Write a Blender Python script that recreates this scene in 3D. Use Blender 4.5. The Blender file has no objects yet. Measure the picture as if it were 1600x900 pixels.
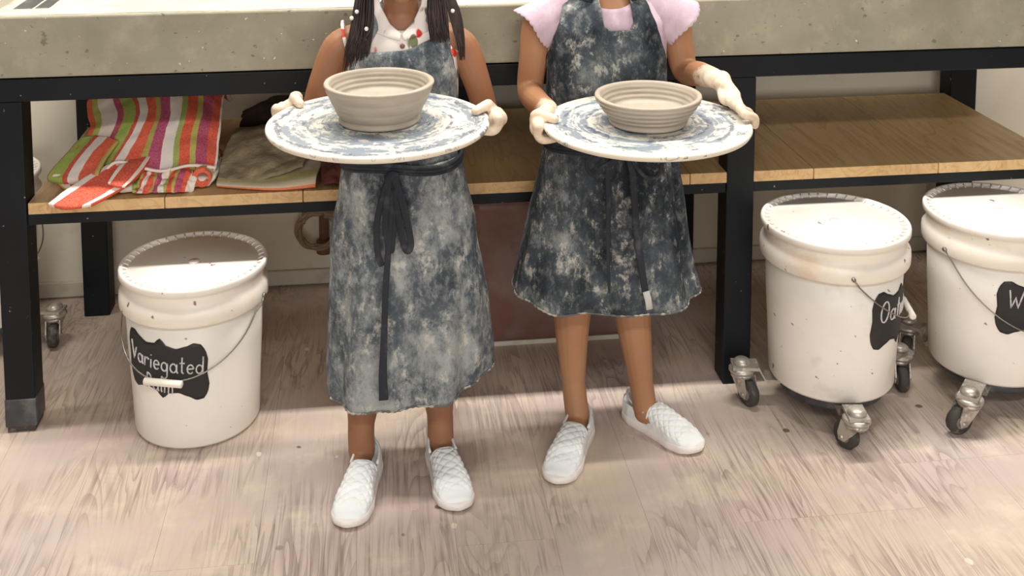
import bpy, math, random
from mathutils import Vector, Matrix, noise
random.seed(7)
PI = math.pi
S = bpy.context.scene
C = S.collection

# ------------------------------------------------------------------ camera
cam_d = bpy.data.cameras.new('camera')
cam = bpy.data.objects.new('camera', cam_d)
C.objects.link(cam)
cam.location = (0, 0, 1.41)
cam.rotation_euler = (math.radians(84), 0, math.radians(-7.1))
cam_d.sensor_width = 36
cam_d.lens = 36 * 1780 / 1600
cam_d.shift_y = -617 / 1600
cam_d.clip_start = 0.05
S.camera = cam
# ------------------------------------------------------------------ world, lamps, exposure
w = bpy.data.worlds.new('world')
S.world = w
w.use_nodes = True
w.node_tree.nodes['Background'].inputs[0].default_value = (1.0, 0.955, 0.91, 1)
w.node_tree.nodes['Background'].inputs[1].default_value = 0.11


def area(name, loc, sx, sy, power, col, rot=(0, 0, 0)):
    l = bpy.data.lights.new(name, 'AREA')
    l.shape = 'RECTANGLE'
    l.size = sx
    l.size_y = sy
    l.energy = power
    l.color = col
    o = bpy.data.objects.new(name, l)
    o.location = loc
    o.rotation_euler = rot
    C.objects.link(o)
    return o


area('ceiling_strip_light', (0.35, 2.37, 2.85), 3.8, 0.07, 132, (1.0, 0.96, 0.91))
area('ceiling_strip_light', (0.2, -0.62, 2.75), 2.4, 0.16, 44, (1.0, 0.95, 0.89), (math.radians(28), 0, 0))
# soft fill added behind the camera to brighten upright surfaces, no window known
area('front_fill_light', (0.3, -3.2, 1.45), 3.6, 1.9, 112, (1.0, 0.97, 0.94), (math.radians(90), 0, 0))
S.view_settings.view_transform = 'Standard'
S.view_settings.look = 'None'
S.view_settings.gamma = 1
S.view_settings.use_curve_mapping = False
S.view_settings.exposure = 0.0

# ------------------------------------------------------------------ helpers


def lin(c):
    r = []
    for v in c:
        v /= 255
        r.append(v / 12.92 if v <= 0.04045 else ((v + 0.055) / 1.055) ** 2.4)
    return (r[0], r[1], r[2], 1)


class Nd:
    def __init__(s, name):
        s.m = bpy.data.materials.new(name)
        s.m.use_nodes = True
        s.t = s.m.node_tree
        s.b = s.t.nodes['Principled BSDF']
        s.pos = None

    def n(s, typ, **kw):
        x = s.t.nodes.new('ShaderNode' + typ)
        for k, v in kw.items():
            setattr(x, k, v)
        return x

    def lk(s, a, b):
        s.t.links.new(a, b)

    def coord(s, world=False, rand=False, stretch=(1, 1, 1)):
        if world:
            o = s.n('NewGeometry').outputs['Position']
        else:
            o = s.n('TexCoord').outputs['Object']
        if rand:
            oi = s.n('ObjectInfo')
            mu = s.n('Math', operation='MULTIPLY')
            mu.inputs[1].default_value = 37.0
            s.lk(oi.outputs['Random'], mu.inputs[0])
            ad = s.n('VectorMath', operation='ADD')
            s.lk(o, ad.inputs[0])
            s.lk(mu.outputs[0], ad.inputs[1])
            o = ad.outputs[0]
        mp = s.n('Mapping')
        mp.inputs['Scale'].default_value = stretch
        s.lk(o, mp.inputs['Vector'])
        return mp.outputs[0]

    def noise(s, vec, scale, detail=4, rough=.55, dist=0):
        x = s.n('TexNoise')
        x.inputs['Scale'].default_value = scale
        x.inputs['Detail'].default_value = detail
        x.inputs['Roughness'].default_value = rough
        x.inputs['Distortion'].default_value = dist
        s.lk(vec, x.inputs['Vector'])
        return x.outputs[0]

    def ramp(s, f, lo, hi, a=0., b=1.):
        x = s.n('MapRange')
        x.inputs[1].default_value = lo
        x.inputs[2].default_value = hi
        x.inputs[3].default_value = a
        x.inputs[4].default_value = b
        s.lk(f, x.inputs[0])
        return x.outputs[0]

    def math(s, op, a, b=None):
        x = s.n('Math', operation=op)
        for i, v in enumerate((a, b)):
            if v is None:
                continue
            if isinstance(v, (int, float)):
                x.inputs[i].default_value = v
            else:
                s.lk(v, x.inputs[i])
        return x.outputs[0]

    def mix(s, f, a, b):
        x = s.n('Mix', data_type='RGBA')
        if isinstance(f, (int, float)):
            x.inputs[0].default_value = f
        else:
            s.lk(f, x.inputs[0])
        for i, v in ((6, a), (7, b)):
            if isinstance(v, tuple):
                x.inputs[i].default_value = v
            else:
                s.lk(v, x.inputs[i])
        return x.outputs[2]

    def bump(s, h, strength=.3, dist=.002):
        x = s.n('Bump')
        x.inputs['Strength'].default_value = strength
        x.inputs['Distance'].default_value = dist
        s.lk(h, x.inputs['Height'])
        s.lk(x.outputs[0], s.b.inputs['Normal'])

    def done(s, col, rough=.5, metal=0, spec=None):
        if isinstance(col, tuple):
            s.b.inputs['Base Color'].default_value = col
        else:
            s.lk(col, s.b.inputs['Base Color'])
        if isinstance(rough, (int, float)):
            s.b.inputs['Roughness'].default_value = rough
        else:
            s.lk(rough, s.b.inputs['Roughness'])
        s.b.inputs['Metallic'].default_value = metal
        if spec is not None:
            s.b.inputs['Specular IOR Level'].default_value = spec
        return s.m


def layered(name, base, layers, rough=.6, bump=(40, .2, .001), metal=0, stretch=(1, 1, 1), rand=True, spec=None):
    """layers: (colour, scale, lo, hi, strength, detail)"""
    m = Nd(name)
    v = m.coord(rand=rand, stretch=stretch)
    col = lin(base)
    for L in layers:
        c, sc, lo, hi, st = L[:5]
        f = m.noise(v, sc, L[5] if len(L) > 5 else 5)
        f = m.ramp(f, lo, hi, 0, st)
        col = m.mix(f, col, lin(c))
    if bump:
        m.bump(m.noise(v, bump[0], 4), bump[1], bump[2])
    return m.done(col, rough, metal, spec)


class MB:
    def __init__(s):
        s.v = []
        s.f = []
        s.uv = {}
        s.sm = []

    def add(s, vs, fs, smooth=True, uvs=None):
        o = len(s.v)
        s.v += [tuple(p) for p in vs]
        for f in fs:
            s.f.append(tuple(i + o for i in f))
            s.sm.append(smooth)
        if uvs:
            for i, q in enumerate(uvs):
                s.uv[o + i] = q
        return s

    def box(s, x0, x1, y0, y1, z0, z1, bev=0.0):
        if bev <= 0:
            vs = [(x, y, z) for z in (z0, z1) for y in (y0, y1) for x in (x0, x1)]
            fs = [(0, 2, 3, 1), (4, 5, 7, 6), (0, 1, 5, 4), (2, 6, 7, 3), (0, 4, 6, 2), (1, 3, 7, 5)]
            return s.add(vs, fs, False)
        import bmesh
        bm = bmesh.new()
        bmesh.ops.create_cube(bm, size=1)
        for v in bm.verts:
            v.co = ((x0 + x1) / 2 + v.co.x * (x1 - x0), (y0 + y1) / 2 + v.co.y * (y1 - y0), (z0 + z1) / 2 + v.co.z * (z1 - z0))
        bmesh.ops.bevel(bm, geom=bm.edges[:], offset=bev, segments=2, affect='EDGES', profile=.5)
        bm.verts.index_update()
        s.add([v.co[:] for v in bm.verts], [[q.index for q in f.verts] for f in bm.faces], False)
        bm.free()
        return s

    def tube(s, pts, rad, n=10, caps=True, flat=None, twist=None):
        """pts list, rad float or list; flat: (w,t) ribbon half sizes with normal hint"""
        pts = [Vector(p) for p in pts]
        N = len(pts)
        if isinstance(rad, (int, float)):
            rad = [rad] * N
        vs = []
        up = None
        for i, p in enumerate(pts):
            t = (pts[min(i + 1, N - 1)] - pts[max(i - 1, 0)])
            if t.length < 1e-9:
                t = Vector((0, 0, 1))
            t.normalize()
            if up is None:
                up = Vector(twist) if twist else (Vector((0, 0, 1)) if abs(t.z) < .9 else Vector((1, 0, 0)))
            a = (up - t * up.dot(t))
            if a.length < 1e-6:
                a = Vector((1, 0, 0)) - t * t.x
            a.normalize()
            up = a
            b = t.cross(a)
            for k in range(n):
                an = 2 * PI * k / n
                if flat:
                    q = p + a * math.cos(an) * flat[1] * rad[i] + b * math.sin(an) * flat[0] * rad[i]
                else:
                    q = p + (a * math.cos(an) + b * math.sin(an)) * rad[i]
                vs.append(q)
        fs = []
        for i in range(N - 1):
            for k in range(n):
                fs.append((i * n + k, i * n + (k + 1) % n, (i + 1) * n + (k + 1) % n, (i + 1) * n + k))
        if caps:
            fs.append(tuple(range(n))[::-1])
            fs.append(tuple((N - 1) * n + k for k in range(n)))
        return s.add(vs, fs)

    def ball(s, c, r, n=14, m=10):
        rx, ry, rz = (r, r, r) if isinstance(r, (int, float)) else r
        vs = [(c[0], c[1], c[2] - rz)]
        for i in range(1, m):
            a = -PI / 2 + PI * i / m
            for k in range(n):
                b = 2 * PI * k / n
                vs.append((c[0] + rx * math.cos(a) * math.cos(b), c[1] + ry * math.cos(a) * math.sin(b), c[2] + rz * math.sin(a)))
        vs.append((c[0], c[1], c[2] + rz))
        L = len(vs) - 1
        fs = [(0, 1 + (k + 1) % n, 1 + k) for k in range(n)]
        for i in range(m - 2):
            for k in range(n):
                fs.append((1 + i * n + k, 1 + i * n + (k + 1) % n, 1 + (i + 1) * n + (k + 1) % n, 1 + (i + 1) * n + k))
        o = 1 + (m - 2) * n
        fs += [(o + k, o + (k + 1) % n, L) for k in range(n)]
        return s.add(vs, fs)

    def lathe(s, prof, c=(0, 0, 0), n=64, wob=None):
        """closed solid of revolution; profile (r,z) from axis to axis"""
        vs = []
        P = len(prof)
        for i, (r, z) in enumerate(prof):
            for k in range(n):
                a = 2 * PI * k / n
                q = 1 if wob is None else wob(i, a)
                vs.append((c[0] + r * q * math.cos(a), c[1] + r * q * math.sin(a), c[2] + z))
        fs = []
        for i in range(P - 1):
            for k in range(n):
                fs.append((i * n + k, i * n + (k + 1) % n, (i + 1) * n + (k + 1) % n, (i + 1) * n + k))
        if prof[0][0] > 1e-6:
            fs.append(tuple(range(n))[::-1])
        if prof[-1][0] > 1e-6:
            fs.append(tuple((P - 1) * n + k for k in range(n)))
        return s.add(vs, fs)

    def loft(s, secs, n=32):
        """secs: (z,cx,cy,rx,ry) horizontal ellipses, capped"""
        vs = []
        for z, cx, cy, rx, ry in secs:
            for k in range(n):
                a = 2 * PI * k / n
                vs.append((cx + rx * math.cos(a), cy + ry * math.sin(a), z))
        fs = []
        for i in range(len(secs) - 1):
            for k in range(n):
                fs.append((i * n + k, i * n + (k + 1) % n, (i + 1) * n + (k + 1) % n, (i + 1) * n + k))
        fs.append(tuple(range(n))[::-1])
        fs.append(tuple((len(secs) - 1) * n + k for k in range(n)))
        return s.add(vs, fs)

    def grid(s, fn, nu, nv, wrap=False):
        vs = []
        uv = []
        for j in range(nv + 1):
            for i in range(nu + 1):
                vs.append(fn(i / nu, j / nv))
                uv.append((i / nu, j / nv))
        fs = []
        for j in range(nv):
            for i in range(nu):
                a = j * (nu + 1) + i
                fs.append((a, a + 1, a + nu + 2, a + nu + 1))
        return s.add(vs, fs, True, uv)

    def obj(s, name, mat, parent=None, solid=0, sub=0, off=0, bevel=0):
        me = bpy.data.meshes.new(name)
        me.from_pydata(s.v, [], s.f)
        me.polygons.foreach_set('use_smooth', s.sm)
        if s.uv:
            ul = me.uv_layers.new(name='UVMap')
            for l in me.loops:
                ul.data[l.index].uv = s.uv.get(l.vertex_index, (0, 0))
        me.update()
        o = bpy.data.objects.new(name, me)
        C.objects.link(o)
        if mat:
            me.materials.append(mat)
        if parent:
            o.parent = parent
        if solid:
            q = o.modifiers.new('thickness', 'SOLIDIFY')
            q.thickness = solid
            q.offset = off
        if sub:
            q = o.modifiers.new('smooth', 'SUBSURF')
            q.levels = sub
            q.render_levels = sub
        if bevel:
            q = o.modifiers.new('bevel', 'BEVEL')
            q.width = bevel
            q.segments = 2
        return o


def tag(o, label=None, cat=None, group=None, kind=None):
    for k, v in (('label', label), ('category', cat), ('group', group), ('kind', kind)):
        if v:
            o[k] = v
    return o


def empty(name, loc=(0, 0, 0), rz=0):
    o = bpy.data.objects.new(name, None)
    o.empty_display_size = .05
    o.location = loc
    o.rotation_euler = (0, 0, rz)
    C.objects.link(o)
    return o


def interp(tab, x):
    """piecewise smooth table [(x, a, b, ...)] ascending x"""
    if x <= tab[0][0]:
        return tab[0][1:]
    if x >= tab[-1][0]:
        return tab[-1][1:]
    for a, b in zip(tab, tab[1:]):
        if a[0] <= x <= b[0]:
            t = (x - a[0]) / (b[0] - a[0])
            t = t * t * (3 - 2 * t) * .5 + t * .5
            return tuple(p + (q - p) * t for p, q in zip(a[1:], b[1:]))


def nz(x, y, z, sc=1, seed=0):
    return noise.noise(Vector((x * sc + seed, y * sc + seed * 1.7, z * sc)))


# ------------------------------------------------------------------ materials
def mat_floor():
    m = Nd('worn_wood_floor')
    g = m.coord(rand=True, stretch=(1, .035, 1))
    g2 = m.coord(rand=True, stretch=(1, .12, 1))
    wv = m.coord(world=True)
    n1 = m.noise(g, 150, 4, .6, .12)
    n2 = m.noise(g2, 12, 2, .45, 1.0)
    rings = m.math('FRACT', m.math('MULTIPLY', n2, 11.0))
    rings = m.ramp(rings, .45, 1.0, 0, 1)
    big = m.noise(wv, 2.6, 3)
    col = m.mix(m.ramp(big, .38, .62), lin((198, 182, 173)), lin((208, 190, 170)))
    pink = m.noise(wv, 3.7, 2)
    col = m.mix(m.ramp(pink, .5, .68, 0, .8), col, lin((206, 182, 174)))
    oi = m.n('ObjectInfo')
    col = m.mix(m.ramp(oi.outputs['Random'], 0, 1, 0, .12), col, lin((186, 168, 156)))
    vis = m.ramp(m.noise(wv, 3.5, 3), .40, .58, .10, 1)
    col = m.mix(m.math('MULTIPLY', m.ramp(n1, .50, .68), m.math('MULTIPLY', vis, .75)), col, lin((138, 120, 110)))
    col = m.mix(m.math('MULTIPLY', rings, m.math('MULTIPLY', vis, .5)), col, lin((128, 110, 100)))
    sm = m.noise(wv, 9, 5, .6)
    col = m.mix(m.ramp(sm, .54, .7, 0, .5), col, lin((228, 212, 190)))
    vo = m.n('TexVoronoi')
    vo.inputs['Scale'].default_value = 7.5
    m.lk(wv, vo.inputs['Vector'])
    gate = m.ramp(m.noise(wv, 3.1, 2), .48, .58)
    nd = m.math('ADD', vo.outputs['Distance'], m.math('MULTIPLY', m.noise(wv, 60, 2), .06))
    dots = m.math('MULTIPLY', m.ramp(nd, .075, .095, 1, 0), gate)
    col = m.mix(m.math('MULTIPLY', dots, .85), col, lin((92, 72, 62)))
    vo2 = m.n('TexVoronoi')
    vo2.inputs['Scale'].default_value = 6.1
    mp = m.coord(world=True, stretch=(1.3, .9, 1))
    m.lk(mp, vo2.inputs['Vector'])
    d2 = m.ramp(m.math('ADD', vo2.outputs['Distance'], m.math('MULTIPLY', m.noise(wv, 80, 2), .05)), .065, .08, .8, 0)
    col = m.mix(d2, col, lin((236, 222, 200)))
    # world position split by axis, left out of the colour
    sep = m.n('SeparateXYZ')
    m.lk(wv, sep.inputs[0])
    h = m.math('ADD', m.math('MULTIPLY', n1, -.6), m.math('MULTIPLY', rings, -.4))
    m.bump(h, .35, .0012)
    return m.done(col, .55, 0, .3)


def mat_wood():
    m = Nd('varnished_shelf_wood')
    g = m.coord(rand=True, stretch=(1, .06, 1))
    n1 = m.noise(g, 34, 5, .6, 1.0)
    n2 = m.noise(m.coord(rand=True, stretch=(1, .16, 1)), 9, 3, .5, 1.5)
    oi = m.n('ObjectInfo')
    col = m.mix(m.ramp(oi.outputs['Random'], 0, 1, 0, 1), lin((206, 170, 118)), lin((216, 182, 132)))
    col = m.mix(m.ramp(n1, .45, .72, 0, .7), col, lin((186, 146, 96)))
    rg = m.math('FRACT', m.math('MULTIPLY', n2, 7))
    col = m.mix(m.ramp(rg, .7, 1, 0, .35), col, lin((150, 104, 62)))
    vo = m.n('TexVoronoi')
    vo.inputs['Scale'].default_value = 3.3
    m.lk(m.coord(rand=True, stretch=(1, .5, 1)), vo.inputs['Vector'])
    col = m.mix(m.ramp(vo.outputs['Distance'], .04, .075, .8, 0), col, lin((92, 58, 34)))
    m.bump(n1, .1, .0008)
    return m.done(col, .42, 0, .4)


def mat_concrete():
    m = Nd('cast_concrete')
    v = m.coord()
    a = m.noise(v, 5, 5, .6)
    b = m.noise(v, 22, 6, .65)
    col = m.mix(m.ramp(a, .35, .65), lin((164, 158, 140)), lin((146, 142, 122)))
    col = m.mix(m.ramp(b, .5, .75, 0, .6), col, lin((182, 174, 152)))
    col = m.mix(m.ramp(m.noise(v, 3.2, 3), .52, .66, 0, .5), col, lin((132, 126, 106)))
    pits = m.noise(m.coord(stretch=(.75, 1, 1.2)), 62, 3, .5)
    pm = m.ramp(pits, .655, .72, 0, 1)
    col = m.mix(m.math('MULTIPLY', pm, .6), col, lin((92, 88, 74)))
    col = m.mix(m.ramp(m.noise(v, 80, 2), .73, .77, 0, .9), col, lin((228, 224, 206)))
    m.bump(m.math('SUBTRACT', m.math('MULTIPLY', b, .3), pm), .5, .002)
    return m.done(col, .72, 0, .3)


def mat_tray():
    m = Nd('clay_smeared_batt')
    v = m.coord()
    d = m.noise(v, 7, 4, .6)
    sep = m.n('SeparateXYZ')
    m.lk(v, sep.inputs[0])
    x2 = m.math('MULTIPLY', sep.outputs[0], sep.outputs[0])
    y2 = m.math('MULTIPLY', sep.outputs[1], sep.outputs[1])
    r = m.math('SQRT', m.math('ADD', x2, y2))
    rr = m.math('ADD', r, m.math('MULTIPLY', d, .05))
    cb = m.n('CombineXYZ')
    m.lk(m.math('MULTIPLY', rr, 15), cb.inputs[0])
    m.lk(m.math('MULTIPLY', d, 2.4), cb.inputs[1])
    oi = m.n('ObjectInfo')
    m.lk(m.math('MULTIPLY', oi.outputs['Random'], 20), cb.inputs[2])
    ring = m.noise(cb.outputs[0], 2.6, 5, .7)
    patch = m.noise(v, 12, 5, .65)
    f = m.math('ADD', m.math('MULTIPLY', ring, .75), m.math('MULTIPLY', patch, .4))
    outer = m.ramp(r, .05, .19, -.02, .055)
    f = m.math('ADD', f, outer)
    k = m.ramp(f, .57, .63, 0, 1)
    col = m.mix(k, lin((126, 135, 143)), lin((206, 202, 190)))
    edge = m.ramp(r, .188, .194, 0, 1)
    col = m.mix(edge, col, lin((222, 214, 196)))
    col = m.mix(m.ramp(m.noise(cb.outputs[0], 5.5, 4, .65), .55, .61, 0, .85), col, lin((82, 92, 106)))
    col = m.mix(m.ramp(m.noise(v, 45, 3), .62, .72, 0, .7), col, lin((222, 218, 206)))
    m.bump(f, .35, .0025)
    return m.done(col, .5, 0, .4)


def mat_apron(name, dark, mid, light, seed, amount, spots=()):
    m = Nd(name)
    v0 = m.coord(stretch=(1, 1, .7))
    ad = m.n('VectorMath', operation='ADD')
    ad.inputs[1].default_value = (seed, seed * .6, seed * 1.3)
    m.lk(v0, ad.inputs[0])
    v = ad.outputs[0]
    a = m.noise(v, 5.5, 7, .7, .1)
    b = m.noise(v, 24, 9, .8, .2)
    c = m.noise(v, 60, 4, .65)
    base = m.math('ADD', m.math('MULTIPLY', a, .6), m.math('MULTIPLY', b, .4))
    pos = m.n('TexCoord').outputs['Object']
    for cx_, cz_, rx_, rz_, am in spots:
        mp = m.n('Mapping')
        mp.inputs['Location'].default_value = (-cx_ / rx_, 0, -cz_ / rz_)
        mp.inputs['Scale'].default_value = (1 / rx_, 0, 1 / rz_)
        m.lk(pos, mp.inputs['Vector'])
        ln = m.n('VectorMath', operation='LENGTH')
        m.lk(mp.outputs[0], ln.inputs[0])
        g = m.ramp(m.math('ADD', ln.outputs['Value'], m.math('MULTIPLY', b, .8)), .7, 1.6, am, 0)
        base = m.math('ADD', base, g)
        b = m.math('ADD', b, m.math('MULTIPLY', g, .8))
    col = m.mix(m.ramp(base, .40 - amount, .58 - amount), lin(dark), lin(mid))
    s = m.math('ADD', m.math('MULTIPLY', b, .6), m.math('MULTIPLY', a, .4))
    col = m.mix(m.ramp(s, .52 - amount, .63 - amount, 0, .95), col, lin(light))
    col = m.mix(m.ramp(c, .52, .7, 0, .35), col, lin(light))
    sp = m.math('MULTIPLY', m.ramp(m.noise(v, 34, 6, .75), .53, .60), m.ramp(b, .47, .57))
    col = m.mix(m.math('MULTIPLY', sp, .6), col, lin((206, 203, 192)))
    m.bump(m.math('ADD', c, m.math('MULTIPLY', b, .8)), .35, .002)
    return m.done(col, .82, 0, .2)


def mat_skin(name, skin, clay):
    m = Nd(name)
    v = m.coord()
    at = m.n('Attribute', attribute_name='clay')
    n1 = m.noise(v, 55, 5, .65)
    col = m.mix(m.ramp(m.noise(v, 9, 3), .35, .65, 0, .5), lin(skin), lin((skin[0] * .92, skin[1] * .87, skin[2] * .85)))
    f = m.math('ADD', at.outputs['Fac'], m.math('MULTIPLY', m.math('SUBTRACT', n1, .5), 1.3))
    col = m.mix(m.ramp(f, .38, .62, 0, .96), col, m.mix(m.ramp(n1, .4, .65), lin(clay), lin((200, 180, 156))))
    m.bump(n1, .15, .001)
    m.b.inputs['Subsurface Weight'].default_value = 0
    m.b.inputs['Subsurface Radius'].default_value = (.012, .005, .003)
    return m.done(col, .5, 0, .4)


def mat_stripes(name, stops):
    m = Nd(name)
    uv = m.n('TexCoord').outputs['UV']
    sep = m.n('SeparateXYZ')
    m.lk(uv, sep.inputs[0])
    wob = m.math('MULTIPLY', m.math('SUBTRACT', m.noise(m.coord(), 40, 2), .5), .012)
    f = m.math('ADD', sep.outputs[0], wob)
    cr = m.n('ValToRGB')
    cr.color_ramp.interpolation = 'CONSTANT'
    e = cr.color_ramp.elements
    while len(e) < len(stops):
        e.new(.5)
    for q, (p, c) in zip(e, stops):
        q.position = p
        q.color = lin(c)
    m.lk(f, cr.inputs[0])
    tn = m.noise(m.coord(), 260, 3, .7)
    col = m.mix(m.ramp(tn, .3, .8, 0, .22), cr.outputs[0], lin((250, 240, 225)))
    m.bump(tn, .6, .002)
    return m.done(col, .95, 0, .1)


def mat_floral():
    m = Nd('floral_cotton')
    v = m.coord()
    vo = m.n('TexVoronoi')
    vo.inputs['Scale'].default_value = 26
    m.lk(v, vo.inputs['Vector'])
    d = m.math('ADD', vo.outputs['Distance'], m.math('MULTIPLY', m.noise(v, 60, 3), .25))
    col = lin((240, 230, 222))
    col = m.mix(m.math('MULTIPLY', m.ramp(d, .36, .42, 1, 0), m.ramp(m.noise(v, 13, 2), .30, .36)), col, lin((218, 70, 62)))
    vo2 = m.n('TexVoronoi')
    vo2.inputs['Scale'].default_value = 31
    m.lk(m.coord(stretch=(1, 1, .6)), vo2.inputs['Vector'])
    col = m.mix(m.math('MULTIPLY', m.ramp(vo2.outputs['Distance'], .26, .31, 1, 0), m.ramp(m.noise(v, 14, 2), .50, .54)), col, lin((122, 124, 92)))
    return m.done(col, .85, 0, .2)


M_ = {}
M_['floor'] = mat_floor()
M_['wood'] = mat_wood()
M_['concrete'] = mat_concrete()
M_['tray'] = mat_tray()
M_['slip'] = layered('dried_white_slip', (184, 178, 158), [((206, 200, 184), 14, .45, .62, .9), ((168, 160, 136), 30, .6, .7, .5)], .6, (60, .3, .002), stretch=(.5, 1, 1))
M_['wall'] = layered('painted_wall', (222, 214, 194), [((204, 196, 174), 3, .45, .7, .5), ((190, 180, 158), 12, .62, .75, .3)], .7, (90, .05, .001))
M_['base'] = layered('skirting_paint', (206, 200, 184), [((170, 160, 140), 14, .55, .7, .5)], .6)
M_['steel'] = layered('black_powder_coated_steel', (17, 21, 25), [((26, 32, 37), 6, .45, .7, .5), ((150, 150, 146), 75, .735, .765, .8, 2)], .5, (120, .05, .0005), spec=.22)
M_['steelworn'] = layered('scuffed_black_steel', (62, 64, 68), [((120, 120, 118), 22, .5, .7, .6), ((40, 42, 46), 9, .5, .6, .6)], .5)
M_['bucket'] = layered('white_bucket_plastic', (243, 238, 229), [((214, 206, 190), 4, .5, .72, .4), ((120, 92, 70), 55, .72, .75, .8, 2), ((190, 180, 160), 9, .63, .72, .35)], .38, (30, .05, .001))
M_['buckrim'] = layered('clay_stained_bucket_rim', (240, 232, 218), [((214, 178, 140), 12, .56, .72, .45), ((110, 66, 48), 42, .69, .73, .85, 2)], .42, (30, .08, .001))
M_['lid'] = layered('white_lid_plastic', (240, 234, 224), [((214, 200, 182), 7, .52, .72, .4), ((120, 70, 56), 38, .715, .74, .85, 2)], .4, (30, .05, .001))
M_['chalk'] = layered('chalkboard_vinyl', (34, 33, 34), [((58, 56, 56), 18, .55, .75, .5)], .55)
M_['chalkink'] = layered('white_chalk', (214, 212, 208), [((120, 120, 120), 160, .5, .68, .6)], .9)
M_['wire'] = layered('galvanised_wire', (150, 146, 138), [], .35, None, metal=.8)
M_['grip'] = layered('white_plastic_grip', (238, 232, 218), [((190, 176, 150), 40, .6, .7, .5)], .45)
M_['chrome'] = layered('dusty_zinc_metal', (186, 180, 170), [((120, 112, 100), 45, .5, .68, .8), ((236, 230, 220), 80, .6, .68, .6)], .38, (80, .2, .001), metal=.55)
M_['rubber'] = layered('grey_rubber_tyre', (62, 58, 54), [((140, 130, 118), 50, .58, .7, .5)], .7)
M_['hub'] = layered('wheel_hub_plastic', (108, 102, 94), [((160, 150, 136), 60, .5, .68, .6)], .6)
M_['clay'] = layered('wet_grey_clay', (164, 152, 136), [((182, 170, 154), 18, .42, .68, .7), ((148, 134, 116), 50, .55, .7, .35)], .5, (70, .15, .001), stretch=(.6, .6, 3))
M_['apron1'] = mat_apron('apron_denim_pale_clay', (42, 50, 58), (98, 106, 112), (162, 165, 162), 3.1, .05, [(.13, .54, .06, .05, .10), (-.02, .27, .06, .12, .07), (.12, .30, .10, .07, .06), (.03, .60, .05, .10, -.10), (.16, .44, .05, .05, -.06), (.03, .17, .06, .03, .12)])
M_['apron2'] = mat_apron('apron_denim_dark', (32, 38, 44), (80, 87, 93), (152, 154, 150), 9.4, -.012, [(.445, .80, .05, .07, .17), (.50, .84, .035, .06, .08), (.40, .84, .03, .08, -.06), (.585, .86, .035, .10, -.12), (.38, .45, .05, .06, .08), (.33, .315, .06, .025, .14), (.44, .28, .07, .02, .10), (.64, .45, .03, .12, -.10), (.48, .36, .06, .05, .06)])
M_['hem'] = layered('clay_caked_hem', (96, 98, 98), [((184, 180, 166), 40, .50, .58, .9)], .9, (120, .5, .002))
M_['tie'] = layered('dark_navy_tape', (34, 38, 46), [((90, 92, 96), 30, .56, .72, .5)], .8)
M_['tape_end'] = layered('pale_frayed_tape_end', (196, 196, 190), [], .9)
M_['skin1'] = mat_skin('brown_skin_one', (156, 110, 80), (222, 206, 184))
M_['skin2'] = mat_skin('brown_skin_two', (172, 126, 92), (224, 206, 182))
M_['hair'] = layered('dark_brown_hair', (40, 27, 24), [((78, 54, 46), 30, .5, .7, .7)], .5, None, stretch=(3, 3, .3))
M_['bead'] = layered('white_bead', (238, 230, 226), [], .3, None)
M_['floral'] = mat_floral()
M_['pink'] = layered('lilac_pink_cotton', (196, 172, 184), [((224, 206, 214), 24, .45, .65, .8), ((186, 148, 166), 12, .52, .7, .6)], .9, (60, .4, .003), stretch=(1.4, 1.4, .6))
M_['button'] = layered('brown_button', (120, 84, 66), [], .4, None)
M_['shoe'] = layered('white_quilted_canvas', (236, 238, 236), [((206, 214, 210), 30, .52, .7, .5)], .7, (200, .2, .0006))
M_['sole'] = layered('white_rubber_sole', (238, 230, 224), [((214, 200, 186), 30, .55, .7, .5)], .5, (100, .05, .0005))
M_['whitecloth'] = layered('white_terry_border', (240, 226, 212), [], .95, (200, .6, .002))
M_['drab'] = layered('clay_soaked_towel', (140, 124, 98), [((168, 152, 122), 12, .45, .65, .8), ((112, 98, 76), 22, .5, .68, .7)], .95, (120, .8, .004))
M_['darkcloth'] = layered('dark_brown_cloth', (52, 38, 30), [((84, 66, 50), 14, .45, .65, .7)], .95, (100, .6, .003))
M_['redcloth'] = layered('dull_red_cloth', (122, 66, 58), [((84, 56, 44), 14, .45, .6, .8), ((190, 80, 90), 20, .6, .68, .8)], .95, (100, .6, .003))
M_['binwall'] = layered('clay_stained_brown_plastic', (122, 98, 90), [((116, 72, 60), 7, .48, .62, .7), ((130, 110, 100), 12, .52, .7, .6), ((96, 72, 62), 20, .6, .7, .5)], .45, (20, .2, .003))
M_['pipe'] = layered('brown_drain_pipe', (128, 92, 70), [((160, 128, 100), 20, .5, .68, .6)], .5)
M_['hose'] = layered('grey_brown_hose', (142, 120, 98), [], .5)
M_['white'] = layered('eye_white', (230, 226, 220), [], .3, None)
M_['iris'] = layered('dark_iris', (40, 24, 16), [], .2, None)
M_['lips'] = layered('lips', (150, 80, 66), [], .45, None)
T = [(226, 84, 44), (168, 176, 72), (232, 216, 204), (176, 48, 84), (150, 170, 60), (200, 60, 40), (234, 222, 212), (222, 76, 36), (172, 160, 66), (176, 50, 100), (236, 224, 214), (160, 172, 78), (226, 74, 34), (188, 176, 76), (178, 48, 92), (222, 72, 36), (236, 226, 212)]
P_ = [0, .055, .10, .20, .25, .34, .375, .43, .50, .53, .60, .68, .72, .79, .83, .90, .97]
M_['towel'] = mat_stripes('striped_terry', list(zip(P_, T)))
M_['towel2'] = mat_stripes('muted_striped_terry', [(0, (204, 188, 160)), (.2, (190, 178, 116)), (.42, (206, 190, 160)), (.62, (222, 120, 70)), (.8, (208, 196, 164)), (.9, (182, 74, 60))])

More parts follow.
